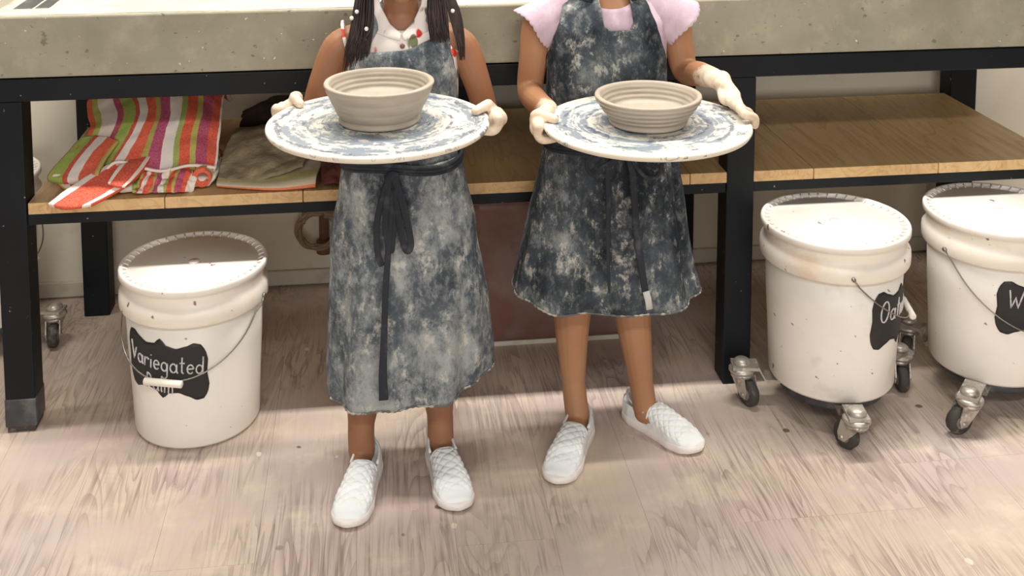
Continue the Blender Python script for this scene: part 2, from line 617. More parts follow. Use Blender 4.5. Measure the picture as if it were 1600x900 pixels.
# ------------------------------------------------------------------ setting
FY = 3.08
fl = MB().box(-3.5, 4.5, -2.5, FY + .1, -.06, -.004).obj('floor', M_['floor'])
tag(fl, kind='structure')
PW, PL = .182, .92
pl_me = MB().box(-PW / 2 + .0002, PW / 2 - .0002, -PL / 2 + .0002, PL / 2 - .0002, -.004, 0)
first = None
cnt = 0
for i in range(-8, 15):
    offy = random.choice((0, .31, .58, .14, .75))
    for j in range(5):
        y = -.35 + offy + j * PL
        y0, y1 = y - PL / 2, y + PL / 2
        if y0 > FY - .01 or y1 < .3:
            continue
        if first is None:
            first = pl_me.obj('floor_plank', M_['floor'], fl)
            o = first
        else:
            o = first.copy()
            C.objects.link(o)
            o.parent = fl
        yc = y
        if y1 > FY:
            o.scale = (1, (FY - y0) / PL, 1)
            yc = (y0 + FY) / 2
        o.location = (i * PW + .05, yc, 0)
        cnt += 1
wl = MB().box(-3.5, 4.5, FY, FY + .12, -.004, 2.9).obj('wall_back', M_['wall'])
tag(wl, kind='structure')
bb = MB().box(-3.5, 4.5, FY - .012, FY, 0.006, .045, .002).obj('baseboard_back', M_['base'])
tag(bb, kind='structure')

# ------------------------------------------------------------------ concrete topped work table
table = empty('work_table', (.45, 2.73, 0))
tag(table, 'long black steel work table with thick grey concrete top behind both children', 'table')
tx, ty = .45, 2.73


def tb(mb, name, mat, **k):
    o = mb.obj(name, mat, table, **k)
    o.location = (-tx, -ty, 0)
    return o


F0, F1, B0, B1 = 2.43, 2.495, 2.955, 3.02
legs = [(-.792, -.73, F0, F1), (.795, .86, F0, F1), (1.613, 1.678, F0, F1), (-.756, -.691, B0, B1), (.215, .28, B0, B1), (.81, .875, B0, B1), (1.613, 1.69, B0, B1)]
for n_, (a, b, c, d) in enumerate(legs):
    lg = tb(MB().box(a, b, c, d, .018 if n_ == 0 else 0.0, .727, .003), 'leg', M_['steel'])
    if n_ == 0:
        ft = MB().box(a + .002, b - .002, c + .002, d - .002, .0, .018, .002).obj('foot_cap', M_['rubber'], lg)
        sl = MB().box(a - .0015, b + .0015, c - .0015, d + .0015, .012, .075, .003).obj('scuffed_foot_sleeve', M_['steelworn'], lg)
tb(MB().box(-.792, 1.69, F0, F1, .7271, .776, .003), 'front_rail', M_['steel'])
tb(MB().box(-.792, 1.69, B0, B1, .7271, .776, .003), 'rear_rail', M_['steel'])
for x in (-.79, .797, 1.6):
    tb(MB().box(x, x + .06, F1, B0, .7271, .776, .003), 'cross_rail', M_['steel'])
tb(MB().box(-.73, .795, F0 + .004, F0 + .044, .458, .482, .002), 'shelf_rail', M_['steel'])
tb(MB().box(.86, 1.613, F0 + .004, F0 + .044, .458, .482, .002), 'shelf_rail', M_['steel'])
tb(MB().box(-.69, 1.613, B0 + .01, B0 + .045, .458, .482, .002), 'shelf_rail', M_['steel'])
ex = [-.728, -.447, -.155, .137, .42, .71, 1.002, 1.305, 1.61]
for a, b in zip(ex, ex[1:]):
    mb = MB().box(a + .0008, b - .0008, F0 + .002, 2.985, .4821, .507, .0012)
    o = mb.obj('shelf_board', M_['wood'], table)
    o.location = (-tx, -ty, 0)
# concrete top: slab with a shallow basin behind a raised front lip
ct = MB()
ct.box(-.81, 1.70, 2.422, 2.50, .780, .910, .004)
ct.box(-.81, 1.70, 2.50, 3.03, .780, .896, .002)
tb(ct, 'concrete_top', M_['concrete'])
sk = MB()


def skin_top(u, v):
    x = -.805 + u * 2.50
    y = 2.431 + v * .585
    z = interp([(0, .9102), (.10, .9115), (.14, .8995), (1, .899)], v)[0]
    return (x, y, z + .0015 * nz(x, y * 3, 0, 9))


sk.grid(skin_top, 160, 30)
tb(sk, 'dried_slip_coating', M_['slip'], solid=.003)
dr = MB()
for a, b in ((-.772, -.735), (-.727, -.70)):
    dr.box(a, b, 2.506, 2.92, .8985, .9035, .001)
tb(dr, 'drain_channel', M_['steelworn'])

# ------------------------------------------------------------------ drain and hose under the table
pp = empty('drain_pipe', (-.140, 3.045, 0))
tag(pp, 'brown vertical drain pipe against the wall below the shelf', 'pipe')
MB().tube([(0, .01, .115), (0, .01, .45), (0, .01, .72)], .013, 14).obj('pipe', M_['pipe'], pp)
MB().lathe([(0, .10), (.021, .10), (.021, .135), (0, .135)], (0, .01, 0), 20).obj('pipe_collar', M_['pipe'], pp)
hs = empty('coiled_hose', (-.152, 3.022, .18))
tag(hs, 'coil of grey-brown hose hanging on the wall beside the drain pipe', 'hose')
mb = MB()
pts = []
for i in range(150):
    a = i / 149 * 2 * PI * 3.2
    r = .062 - .010 * i / 149 * 1.5
    pts.append((r * math.cos(a), -.008 + .004 * math.sin(i), r * math.sin(a) * .9))
mb.tube(pts, .0055, 8)
mb.obj('hose_coil', M_['hose'], hs)
MB().box(-.045, -.035, -.014, .057, .02, .05, .002).obj('hose_hook', M_['pipe'], hs)

# ------------------------------------------------------------------ brown storage bin in the middle
bn = empty('storage_bin', (.46, 2.80, 0))
tag(bn, 'dusty reddish-brown plastic storage bin under the shelf between the two aprons', 'bin')


def bin_shell(u, v):
    a = u * 4
    k = int(a) % 4
    t = a - int(a)
    w0, d0 = .205 + .025 * v, .125 + .02 * v
    cs = [(-w0, -d0), (w0, -d0), (w0, d0), (-w0, d0)]
    p, q = cs[k], cs[(k + 1) % 4]
    x, y = p[0] + (q[0] - p[0]) * t, p[1] + (q[1] - p[1]) * t
    return (x + .006 * nz(x, y, v, 9) * v, y + .006 * nz(x, v, y, 8) * v, .006 + v * .37)


MB().grid(bin_shell, 80, 14).box(-.205, .205, -.125, .125, .0, .012).obj('bin_body', M_['binwall'], bn, solid=.004)
lb = MB().box(-.240, .240, -.155, .155, .372, .392, .006).box(-.19, .19, -.11, .11, .392, .402, .004)
lb.obj('bin_lid', M_['binwall'], bn)
MB().box(-.207, .207, -.131, -.124, .0, .012, .002).obj('bin_foot_rim', M_['base'], bn)

# ------------------------------------------------------------------ handwriting strokes
def arc(cx, cy, rx, ry, a0, a1, n=12):
    return [(cx + rx * math.cos(math.radians(a0 + (a1 - a0) * i / n)), cy + ry * math.sin(math.radians(a0 + (a1 - a0) * i / n))) for i in range(n + 1)]


G = {
    'V': (.62, [[(0, 1.05), (.28, 0), (.5, .75)]]),
    'a': (.5, [arc(.2, .27, .19, .26, 20, 380), [(.4, .52), (.4, .1), (.47, 0)]]),
    'r': (.38, [[(.04, .52), (.05, 0)], arc(.22, .27, .17, .24, 180, 40)]),
    'i': (.2, [[(.08, .5), (.08, 0)], [(.08, .74), (.09, .78)]]),
    'e': (.46, [[(.04, .28), (.38, .31)] + arc(.21, .28, .18, .26, 10, 320)]),
    'g': (.5, [arc(.2, .27, .18, .25, 20, 380), [(.39, .5), (.39, -.22)] + arc(.2, -.22, .19, .2, 0, -150)]),
    't': (.36, [[(.14, .95), (.14, .1), (.24, 0)], [(0, .6), (.3, .62)]]),
    'd': (.52, [arc(.2, .27, .18, .25, 20, 380), [(.4, 1.0), (.4, .06), (.47, 0)]]),
    'P': (.5, [[(.06, 0), (.06, 1)] + arc(.1, .74, .28, .24, 90, -90)]),
    'l': (.22, [[(.08, 1.0), (.08, .08), (.14, 0)]]),
    'm': (.66, [[(.04, .5), (.04, 0)], [(.04, .3)] + arc(.18, .32, .13, .18, 180, 0) + [(.31, 0)], [(.31, .3)] + arc(.45, .32, .13, .18, 180, 0) + [(.58, 0)]]),
    'O': (.66, [arc(.28, .5, .26, .5, 80, 440, 20)]),
    'W': (.86, [[(0, 1.0), (.2, 0), (.38, .62), (.56, 0), (.78, 1.0)]]),
    'T': (.56, [[(0, .98), (.52, 1.0)], [(.27, 1.0), (.25, 0)]]),
    'f': (.34, [arc(.24, .8, .12, .18, 60, 180) + [(.12, 0)], [(0, .52), (.26, .54)]]),
    's': (.36, [arc(.17, .39, .13, .12, 40, 270, 8) + arc(.17, .13, .13, .13, 90, -140, 8)]),
    'n': (.46, [[(.04, .5), (.04, 0)], [(.04, .3)] + arc(.2, .3, .15, .2, 180, 0) + [(.35, 0)]]),
    'o': (.46, [arc(.2, .27, .18, .26, 80, 440)]),
    ' ': (.3, []),
}


def strokes(txt):
    x = 0
    out = []
    for ch in txt:
        wd, st = G[ch]
        for p in st:
            out.append([(x + a, b) for a, b in p])
        x += wd + .06
    return out, x


# ------------------------------------------------------------------ buckets
def cyl(r, a, z):
    """azimuth measured from -Y toward +X"""
    return (r * math.sin(a), -r * math.cos(a), z)


def body_r(z):
    return interp([(0, .132), (.25, .144), (.36, .1475)], z)[0]


def make_bucket(loc, label, sticker=None, bail=(-105, 75, .125), grip=True, rz=0):
    root = empty('bucket', loc, rz)
    tag(root, label, 'bucket', 'white plastic clay buckets')
    outer = [(0, 0), (.118, 0), (.121, .003), (.129, .004), (.1325, .010), (body_r(.1), .1), (body_r(.2), .2), (body_r(.275), .276),
             (.1455, .277), (.1545, .279), (.157, .283), (.1578, .298), (.1570, .309), (.153, .315), (.149, .319), (.1475, .324),
             (.1475, .335), (.1475, .343), (.1485, .3445), (.1455, .345), (.1440, .344), (.142, .28), (.130, .02), (0, .018)]
    # body: wall below the collar; rim ring as its own stained part
    MB().lathe(outer[:8] + [(.1425, .276), (.129, .02), (0, .018)], n=72).obj('bucket_body', M_['bucket'], root)
    rng = outer[8:20] + [(.1440, .343), (.1415, .285), (.1440, .277)]
    mb = MB()
    n = 72
    vs = []
    for r, z in rng:
        for k in range(n):
            a = 2 * PI * k / n
            vs.append((r * math.cos(a), r * math.sin(a), z))
    fs = []
    Pn = len(rng)
    for i in range(Pn):
        for k in range(n):
            fs.append((i * n + k, i * n + (k + 1) % n, ((i + 1) % Pn) * n + (k + 1) % n, ((i + 1) % Pn) * n + k))
    mb.add(vs, fs)
    mb.obj('bucket_collar', M_['buckrim'], root)
    lid = MB().lathe([(0, .355), (.020, .355), (.1355, .355), (.1365, .3535), (.138, .3535), (.1465, .3535), (.148, .359), (.150, .3612), (.1535, .3612),
                      (.1560, .359), (.1568, .356), (.1568, .347), (.1545, .3455), (.1515, .3465), (.1515, .350), (0, .350)], n=72)
    lo = lid.obj('lid', M_['lid'], root)
    rb = MB()
    for k in range(44):
        a = 2 * PI * k / 44
        c, s_ = math.cos(a), math.sin(a)
        p0, p1 = Vector((.1372 * c, .1372 * s_, .3545)), Vector((.149 * c, .149 * s_, .3590))
        rb.tube([p0, (p0 + p1) / 2 + Vector((0, 0, .0006)), p1], .0019, 6)
    rb.obj('lid_rib', M_['lid'], lo)['kind'] = 'stuff'
    MB().lathe([(0, .3545), (.012, .3545), (.011, .3575), (0, .358)], n=20).obj('lid_boss', M_['lid'], lo)
    # bail
    aL, aR, zlow = bail
    pts = []
    NN = 40
    for i in range(NN + 1):
        t = i / NN
        a = math.radians(aL + (aR - aL) * t)
        z = .294 - (.294 - zlow) * math.sin(PI * t) ** .8
        r = .1605 if z > .276 else body_r(z) + .006 + .010 * math.sin(PI * t)
        r = max(r, .1605 - .6 * (.286 - z) if z < .286 else .1605)
        pts.append(cyl(r, a, z))
    if loc[2] > .01:
        root.scale = (1.03, 1.03, 1.0)
    hw = MB().tube(pts, .0016, 8).obj('wire_handle', M_['wire'], root)
    for e in (0, -1):
        p = Vector(pts[e])
        d = Vector((p.x, p.y, 0)).normalized()
        MB().tube([p - d * .004, p + d * .003], .0042, 12).obj('handle_ear', M_['wire'], root)
    if grip:
        mid = pts[NN // 2 - 5:NN // 2 + 6]
        a_, b_ = Vector(mid[0]), Vector(mid[-1])
        cc = Vector(mid[5])
        d = (b_ - a_).normalized()
        cc = cc + Vector((cc.x, cc.y, 0)).normalized() * .004
        g = MB().tube([cc - d * .042, cc - d * .0405, cc + d * .0405, cc + d * .042], [.005, .0075, .0075, .005], 14).obj('handle_grip', M_['grip'], hw)
    if sticker:
        ac, half, zc, hh, lines, tilt = sticker
        ac = math.radians(ac)
        topt = [(0, 1.0), (.06, .93), (.14, .80), (.35, .74), (.55, .84), (.72, .96), (.86, .92), (.95, .74), (1.0, .42)]

        def sp(u, v):
            x = u * 2 - 1
            t = interp(topt, abs(x))[0] * hh
            dz = -t + 2 * t * v
            z = zc + dz + tilt * x * half
            e = abs(x)
            wx = x * half * (1 - .035 * (1 - min(1, abs(dz) / hh * 2.2)) * (e > .9))
            r = body_r(z) + .0012
            return cyl(r, ac + wx / r, z)
        st = MB().grid(sp, 60, 16).obj('chalk_label', M_['chalk'], root, solid=.0008)
        wr = MB()
        for txt, x0, z0, sz in lines:
            ss, wd = strokes(txt)
            for p in ss:
                q = []
                for i in range(len(p) - 1):
                    for k in range(3):
                        t = k / 3
                        q.append((p[i][0] + (p[i + 1][0] - p[i][0]) * t, p[i][1] + (p[i + 1][1] - p[i][1]) * t))
                q.append(p[-1])
                pp3 = []
                for a, b in q:
                    X = x0 + a * sz * .92 + b * sz * .08
                    Z = z0 + b * sz + tilt * X
                    r = body_r(Z) + .0023
                    pp3.append(cyl(r, ac + X / r, Z))
                wr.tube(pp3, .0017, 6)
        wr.obj('chalk_writing', M_['chalkink'], st)
    return root


def make_dolly(loc, label, casters):
    """casters: (angle of swivel mount from centre deg, mount radius, wheel heading deg)"""
    root = empty('bucket_dolly', loc)
    tag(root, label, 'dolly', 'bucket dollies on casters')
    base = MB().lathe([(0, .046), (.112, .046), (.116, .049), (.116, .0665), (.112, .068), (0, .068)], n=48).obj('dolly_disc', M_['steelworn'], root)
    for ang, mr, hd in casters:
        a = math.radians(ang)
        cx = cy = 0
        K = 1.2
        pl = MB()
        # mounting arm and plate
        ux, uy = math.cos(a), math.sin(a)
        st_ = [((.06 - mr) / K, .0440), ((.147 - mr) / K, .0440), ((.162 - mr) / K, .0665), (.019, .0665)]
        vs = []
        for r_, z in st_:
            for dz in (0, .006):
                for sgn in (-1, 1):
                    vs.append((ux * r_ - uy * .018 * sgn, uy * r_ + ux * .018 * sgn, z + dz))
        fs = []
        for q in range(3):
            b = q * 4
            fs += [(b, b + 1, b + 5, b + 4), (b + 2, b + 6, b + 7, b + 3), (b, b + 4, b + 6, b + 2), (b + 1, b + 3, b + 7, b + 5)]
        fs += [(0, 2, 3, 1), (12, 13, 15, 14)]
        pl.add(vs, fs, False)
        pl.lathe([(0, .0725), (.017, .0725), (.016, .078), (.011, .082), (0, .083)], (cx, cy, 0), 20)
        pl.lathe([(0, .0575), (.022, .0575), (.0245, .060), (.0245, .0635), (.021, .0665), (0, .0665)], (cx, cy, 0), 28)
        # fork
        h = math.radians(hd)
        fx, fy = math.cos(h), math.sin(h)
        wx_, wy_ = cx - fx * .020, cy - fy * .020
        pl.lathe([(0, .050), (.0205, .050), (.021, .0565), (0, .0575)], (cx, cy, 0), 24)
        for sgn in (-1, 1):
            o = .0135 * sgn
            ox, oy = -fy * o, fx * o
            tx_, ty_ = -fy * .0011, fx * .0011
            prof = [(.018, .056), (-.022, .056), (-.029, .030), (-.026, .018), (-.014, .018), (.004, .038)]
            vs = []
            for s2 in (-1, 1):
                for d, z in prof:
                    vs.append((cx + fx * d + ox + tx_ * s2, cy + fy * d + oy + ty_ * s2, z))
            nP = len(prof)
            fs = [tuple(range(nP)), tuple(range(nP, 2 * nP))[::-1]]
            for i in range(nP):
                fs.append((i, (i + 1) % nP, nP + (i + 1) % nP, nP + i))
            pl.add(vs, fs, False)
        ca = pl.obj('caster', M_['chrome'], root)
        wh = MB()

        def wheel(r_, hw, mbb):
            n = 28
            ring = []
            pr = [(0, -hw), (r_ * .82, -hw), (r_, -hw * .55), (r_, hw * .55), (r_ * .82, hw), (0, hw)]
            vs = []
            for rr, q in pr:
                for k in range(n):
                    t = 2 * PI * k / n
                    d, z = rr * math.cos(t), rr * math.sin(t)
                    vs.append((wx_ + fx * d - fy * q, wy_ + fy * d + fx * q, .0245 + z))
            fs = []
            for i in range(len(pr) - 1):
                for k in range(n):
                    fs.append((i * n + k, i * n + (k + 1) % n, (i + 1) * n + (k + 1) % n, (i + 1) * n + k))
            mbb.add(vs, fs)
        wheel(.0243, .0095, wh)
        wh.obj('wheel', M_['rubber'], ca)
        hb = MB()
        wheel(.0135, .0112, hb)
        hb.obj('wheel_hub', M_['hub'], ca)
        ax = MB().tube([(wx_ + fy * .017, wy_ - fx * .017, .0245), (wx_ - fy * .017, wy_ + fx * .017, .0245)], .0035, 10)
        ax.obj('axle_bolt', M_['chrome'], ca)
        ca.location = (mr * math.cos(a), mr * math.sin(a), .0005)
        ca.scale = (K, K, K)
    return root


make_bucket((-.392, 2.446, 0), 'white lidded bucket on the floor below the striped towel, chalk label reading Variegated', ( -21, .098, .186, .066, [('Variegated', -.086, .182, .038), ('Palm', -.040, .134, .034)], -.11), (-104, 72, .166))
make_dolly((1.012, 2.33, 0), 'caster dolly under the bucket right of the middle table leg', [(-97, .196, -62), (171, .198, 112), (14, .192, 80), (90, .20, 120)])
make_bucket((1.012, 2.33, .0683), 'white lidded bucket beside the middle table leg, label wrapping round its right side', (47, .094, .184, .068, [('Oatmeal', -.074, .180, .046)], -.05), (-9, 165, .16))
make_dolly((1.405, 2.345, 0), 'caster dolly under the bucket at the right edge', [(229, .218, 8), (-45, .20, 100), (128, .20, 60), (45, .20, 120)])
make_bucket((1.405, 2.345, .0683), 'white lidded bucket cut by the right edge, label beginning Wa', (10, .098, .188, .064, [('Waterfall', -.076, .190, .040), ('Tan', -.040, .146, .036)], -.05), (-70, 112, .13))
make_dolly((-.99, 2.87, 0), 'caster dolly behind the left table leg', [(-12, .20, 95), (168, .20, 20), (78, .19, 60), (-102, .20, 30)])
make_bucket((-.99, 2.87, .0683), 'white lidded bucket at left edge, mostly hidden behind the black leg', None, (-30, 150, .15))

# ------------------------------------------------------------------ batts and bowls
def make_batt(loc, label, r=.197):
    prof = [(0, -.013), (r - .010, -.013), (r - .003, -.010), (r, -.005), (r - .0005, -.001), (r - .004, .0008), (r - .012, 0)]
    for i in range(12, 0, -1):
        rr = (r - .014) * i / 12
        prof.append((rr, .0006 * math.sin(i * 2.1)))
    prof.append((0, 0))
    o = MB().lathe(prof, n=96).obj('pottery_batt', M_['tray'])
    o.location = loc
    tag(o, label, 'batt', 'round batts carrying bowls')
    return o


make_batt((.008, 1.98, .797), "round batt smeared with white and slate clay, held by the child with long dark hair")
bt2 = make_batt((.512, 2.05, .754), "round clay-smeared batt with dark rim spatters, held by the child in pink")
bt2.rotation_euler = (0, 0, 2.2)


def make_bowl(loc, label, prof):
    o = MB().lathe(prof, n=96, wob=lambda i, a: 1 + .006 * math.sin(2 * a + 1) + .003 * math.sin(5 * a + i * .3)).obj('clay_bowl', M_['clay'])
    o.location = loc
    tag(o, label, 'bowl', 'freshly thrown clay bowls')
    return o


def bowl_profile(rb, rt, h, ribs, amp, th=.0085, fl_=.014):
    out = [(0, 0), (rb - .004, 0), (rb + .002, .002), (rb + .004, .006), (rb - .001, .011)]
    n = 40
    for i in range(1, n + 1):
        t = i / n
        r = rb + (rt - rb) * (t ** .8)
        r += amp * abs(math.sin(PI * ribs * t)) - amp * .5
        out.append((r, .011 + (h - .017) * t))
    out += [(rt + .0015, h - .004), (rt + .0005, h - .001), (rt - .004, h), (rt - .008, h - .001), (rt - th - .001, h - .006)]
    for i in range(14, 0, -1):
        t = i / 14
        r = rb + .002 + (rt - th - rb - .004) * t ** .8
        out.append((r - .0009 * math.sin(PI * 7 * t), fl_ + (h - .008 - fl_) * t))
    out += [(rb - .008, fl_ - .002), (rb * .75, fl_ - .001), (rb * .6, fl_ - .003), (rb * .35, fl_ - .002), (.01, fl_ - .004), (0, fl_ - .0035)]
    return out


make_bowl((.010, 1.98, .7975), 'taller grey clay bowl with rounded wide rim, standing on the left child\'s batt', bowl_profile(.068, .0955, .073, 3, .0013, .0075, .036))
make_bowl((.513, 2.045, .7545), 'lower grey clay bowl with strong throwing ridges, standing on the right child\'s batt', bowl_profile(.070, .099, .056, 4, .0042, .0085, .018))


# ------------------------------------------------------------------ towels
def cat(p0, p1, p2, p3, t):
    return .5 * ((2 * p1) + (-p0 + p2) * t + (2 * p0 - 5 * p1 + 4 * p2 - p3) * t * t + (-p0 + 3 * p1 - 3 * p2 + p3) * t ** 3)


def patch(G_, u, v):
    R, K = len(G_), len(G_[0])

    def row(r, u):
        x = u * (K - 1)
        i = min(int(x), K - 2)
        t = x - i
        g = G_[r]
        P = [Vector(g[max(0, min(K - 1, i + d))]) for d in (-1, 0, 1, 2)]
        return cat(*P, t)
    y = v * (R - 1)
    j = min(int(y), R - 2)
    t = y - j
    P = [row(max(0, min(R - 1, j + d)), u) for d in (-1, 0, 1, 2)]
    return cat(*P, t)


def sheet(grid, nu=60, nv=50, wr=.004, sc=14, seed=0, urange=(0, 1)):
    mb = MB()
    n0 = len(mb.v)

    def fn(u, v):
        p = patch(grid, u, v)
        a = nz(p.x, p.y, p.z, sc, seed) * wr
        b = nz(p.x, p.y, p.z, sc * 2.6, seed + 5) * wr * .4
        return (p.x + a * .4, p.y - a - b, p.z + a * .8 + b)
    mb.grid(fn, nu, nv)
    for k in mb.uv:
        u, v = mb.uv[k]
        mb.uv[k] = (urange[0] + (urange[1] - urange[0]) * u, v)
    return mb


tw = empty('striped_towel', (-.5, 2.62, .507))
tag(tw, 'bright orange, green, magenta and white striped towel heaped on the left of the shelf', 'towel')


def tpart(mb, name, mat, th=.008, par=None, org=(-.5, 2.62, .507)):
    o = mb.obj(name, mat, par or tw, solid=th, off=0)
    if not (par and par.parent):
        o.location = (-org[0], -org[1], -org[2])
    return o


Zs = .507
main = [
    [(-.67, 2.93, .56), (-.62, 2.94, .60), (-.55, 2.95, .62), (-.48, 2.95, .62), (-.42, 2.95, .61), (-.365, 2.93, .57)],
    [(-.690, 2.84, .61), (-.63, 2.84, .655), (-.56, 2.84, .668), (-.49, 2.84, .668), (-.42, 2.84, .66), (-.362, 2.84, .635)],
    [(-.668, 2.72, .615), (-.61, 2.715, .655), (-.55, 2.715, .668), (-.48, 2.715, .668), (-.41, 2.715, .662), (-.354, 2.72, .645)],
    [(-.640, 2.625, .602), (-.578, 2.615, .628), (-.52, 2.61, .640), (-.46, 2.61, .640), (-.40, 2.61, .636), (-.348, 2.615, .62)],
    [(-.655, 2.56, .578), (-.588, 2.545, .588), (-.53, 2.545, .605), (-.465, 2.545, .600), (-.405, 2.545, .600), (-.346, 2.555, .590)],
    [(-.690, 2.515, .545), (-.595, 2.495, .550), (-.550, 2.50, .574), (-.467, 2.495, .553), (-.400, 2.495, .562), (-.347, 2.505, .551)],
    [(-.692, 2.505, .537), (-.597, 2.487, .543), (-.550, 2.492, .567), (-.467, 2.487, .546), (-.400, 2.487, .555), (-.348, 2.497, .545)],
    [(-.680, 2.53, .527), (-.60, 2.51, .530), (-.55, 2.52, .545), (-.467, 2.51, .534), (-.40, 2.51, .535), (-.355, 2.515, .527)],
]
tpart(sheet(main, 80, 70, .006, 15, 1), 'upper_fold', M_['towel'], .009)
under = [
    [(-.67, 2.70, .515), (-.57, 2.70, .516), (-.46, 2.70, .516), (-.36, 2.70, .516)],
    [(-.69, 2.58, .535), (-.58, 2.58, .528), (-.46, 2.58, .53), (-.345, 2.58, .532)],
    [(-.69, 2.51, .531), (-.585, 2.475, .522), (-.46, 2.478, .527), (-.345, 2.49, .530)],
    [(-.665, 2.48, .514), (-.58, 2.462, .513), (-.46, 2.468, .513), (-.36, 2.475, .513)],
]
tpart(sheet(under, 80, 40, .006, 26, 3, (0.05, 1.3)), 'lower_fold', M_['towel'], .008)
M_['orange'] = mat_stripes('orange_white_border_terry', [(0, (236, 218, 204)), (.2, (214, 66, 30)), (.78, (240, 222, 206)), (.98, (214, 66, 30))])
flap = [
    [(-.570, 2.50, .562), (-.535, 2.497, .560), (-.49, 2.485, .558)],
    [(-.615, 2.455, .548), (-.570, 2.447, .540), (-.515, 2.452, .538)],
    [(-.655, 2.42, .527), (-.610, 2.405, .520), (-.555, 2.42, .521)],
    [(-.675, 2.395, .5155), (-.635, 2.378, .5125), (-.588, 2.392, .512)],
]
tpart(sheet(flap, 24, 30, .003, 20, 4), 'corner_flap', M_['orange'], .009)
splay = [
    [(-.655, 2.60, .590), (-.625, 2.585, .598), (-.590, 2.56, .602), (-.560, 2.535, .600)],
    [(-.680, 2.55, .565), (-.650, 2.535, .572), (-.615, 2.515, .578), (-.575, 2.50, .582)],
    [(-.700, 2.515, .545), (-.670, 2.50, .546), (-.632, 2.488, .553), (-.585, 2.476, .564)],
    [(-.703, 2.505, .534), (-.672, 2.488, .534), (-.634, 2.474, .540), (-.588, 2.462, .553)],
    [(-.690, 2.52, .520), (-.660, 2.50, .520), (-.63, 2.49, .525), (-.59, 2.48, .535)],
]
tpart(sheet(splay, 30, 40, .004, 20, 14, (.24, .52)), 'splayed_corner', M_['towel'], .008)
flap2 = [
    [(-.535, 2.52, .567), (-.51, 2.515, .572), (-.485, 2.512, .572)],
    [(-.55, 2.462, .562), (-.525, 2.452, .558), (-.50, 2.452, .556)],
    [(-.563, 2.432, .543), (-.545, 2.425, .538), (-.525, 2.425, .536)],
]
tpart(sheet(flap2, 16, 20, .003, 20, 6), 'folded_edge', M_['orange'], .007)
hp = [patch(main, k / 80, .735) for k in range(81)]
tpart(MB().tube([(p.x, p.y - .011, p.z - .001) for p in hp], .0036, 8), 'white_hem', M_['whitecloth'], 0)
rl = MB()
rp = []
sp_ = []
for i in range(46):
    a = i / 45 * 2 * PI * 1.7
    r = .020 - .008 * i / 45
    sp_.append((a, r))
rl.grid(lambda u, v: (-.372 + (interp([(k / 45, q[1]) for k, q in enumerate(sp_)], v)[0]) * math.cos(v * 10.7 + 1.2) + .0 * u + .004 * u,
                      2.462 + u * .16, .535 + (interp([(k / 45, q[1]) for k, q in enumerate(sp_)], v)[0]) * math.sin(v * 10.7 + 1.2)), 12, 60)
tpart(rl, 'rolled_end', M_['towel'], .006)
cr = [
    [(-.50, 2.49, .545), (-.46, 2.485, .55), (-.42, 2.49, .545), (-.385, 2.485, .54)],
    [(-.505, 2.455, .535), (-.465, 2.46, .528), (-.425, 2.452, .533), (-.385, 2.458, .525)],
    [(-.515, 2.44, .514), (-.47, 2.447, .514), (-.43, 2.44, .514), (-.39, 2.45, .514)],
]
tpart(sheet(cr, 50, 24, .014, 34, 9, (.3, 1.1)), 'crumpled_fold', M_['towel'], .006)

rg = empty('folded_towel', (-.24, 2.55, .507))
tag(rg, 'drab grey-brown clay-soaked towel folded beside the bright striped towel', 'towel')
og = (-.24, 2.55, .507)
r1 = [
    [(-.33, 2.78, .53), (-.27, 2.78, .545), (-.20, 2.78, .54), (-.13, 2.78, .53)],
    [(-.328, 2.70, .56), (-.26, 2.69, .572), (-.19, 2.68, .565), (-.125, 2.68, .55)],
    [(-.338, 2.58, .552), (-.265, 2.56, .566), (-.19, 2.55, .562), (-.14, 2.56, .552)],
    [(-.342, 2.505, .526), (-.27, 2.475, .530), (-.205, 2.47, .545), (-.155, 2.49, .552)],
    [(-.342, 2.490, .521), (-.27, 2.462, .524), (-.207, 2.462, .540), (-.157, 2.48, .548)],
]
tpart(sheet(r1, 50, 50, .010, 17, 12), 'drab_upper_towel', M_['drab'], .009, rg, og)
# drab towel lies over a second folded striped towel
s2 = empty('striped_towel', (-.22, 2.58, .507))
tag(s2, 'faded striped towel with orange band folded under the drab grey-brown towel', 'towel')
og2 = (-.22, 2.58, .507)
q1 = [
    [(-.33, 2.74, .518), (-.23, 2.74, .520), (-.12, 2.74, .520)],
    [(-.338, 2.58, .528), (-.23, 2.56, .534), (-.115, 2.56, .538)],
    [(-.343, 2.485, .520), (-.23, 2.455, .523), (-.125, 2.455, .536)],
    [(-.340, 2.470, .5145), (-.23, 2.438, .5140), (-.128, 2.440, .5150)],
    [(-.335, 2.51, .5125), (-.23, 2.48, .5125), (-.128, 2.48, .5125)],
]
mb = sheet(q1, 40, 50, .003, 14, 15)
for k in mb.uv:
    u, v = mb.uv[k]
    mb.uv[k] = (min(.999, max(0, (v - .30) * 1.7 + .25 * (1 - u) * 0)), u)
tpart(mb, 'folded_sheet', M_['towel2'], .007, s2, og2)
dk = MB()
dk.grid(lambda u, v: (-.33 + .24 * u + .01 * nz(u, v, 0, 5), 2.80 + .15 * v, .513 + .075 * math.sin(PI * min(1, max(0, v))) ** .6 * math.sin(PI * (u * .9 + .05)) ** .4 + .012 * nz(u * 3, v * 3, 1, 2)), 40, 24)
o = dk.obj('dark_cloth', M_['darkcloth'], None, solid=.006, off=0)
tag(o, 'dark brown cloth bundle in the shadow behind the folded towels', 'cloth')
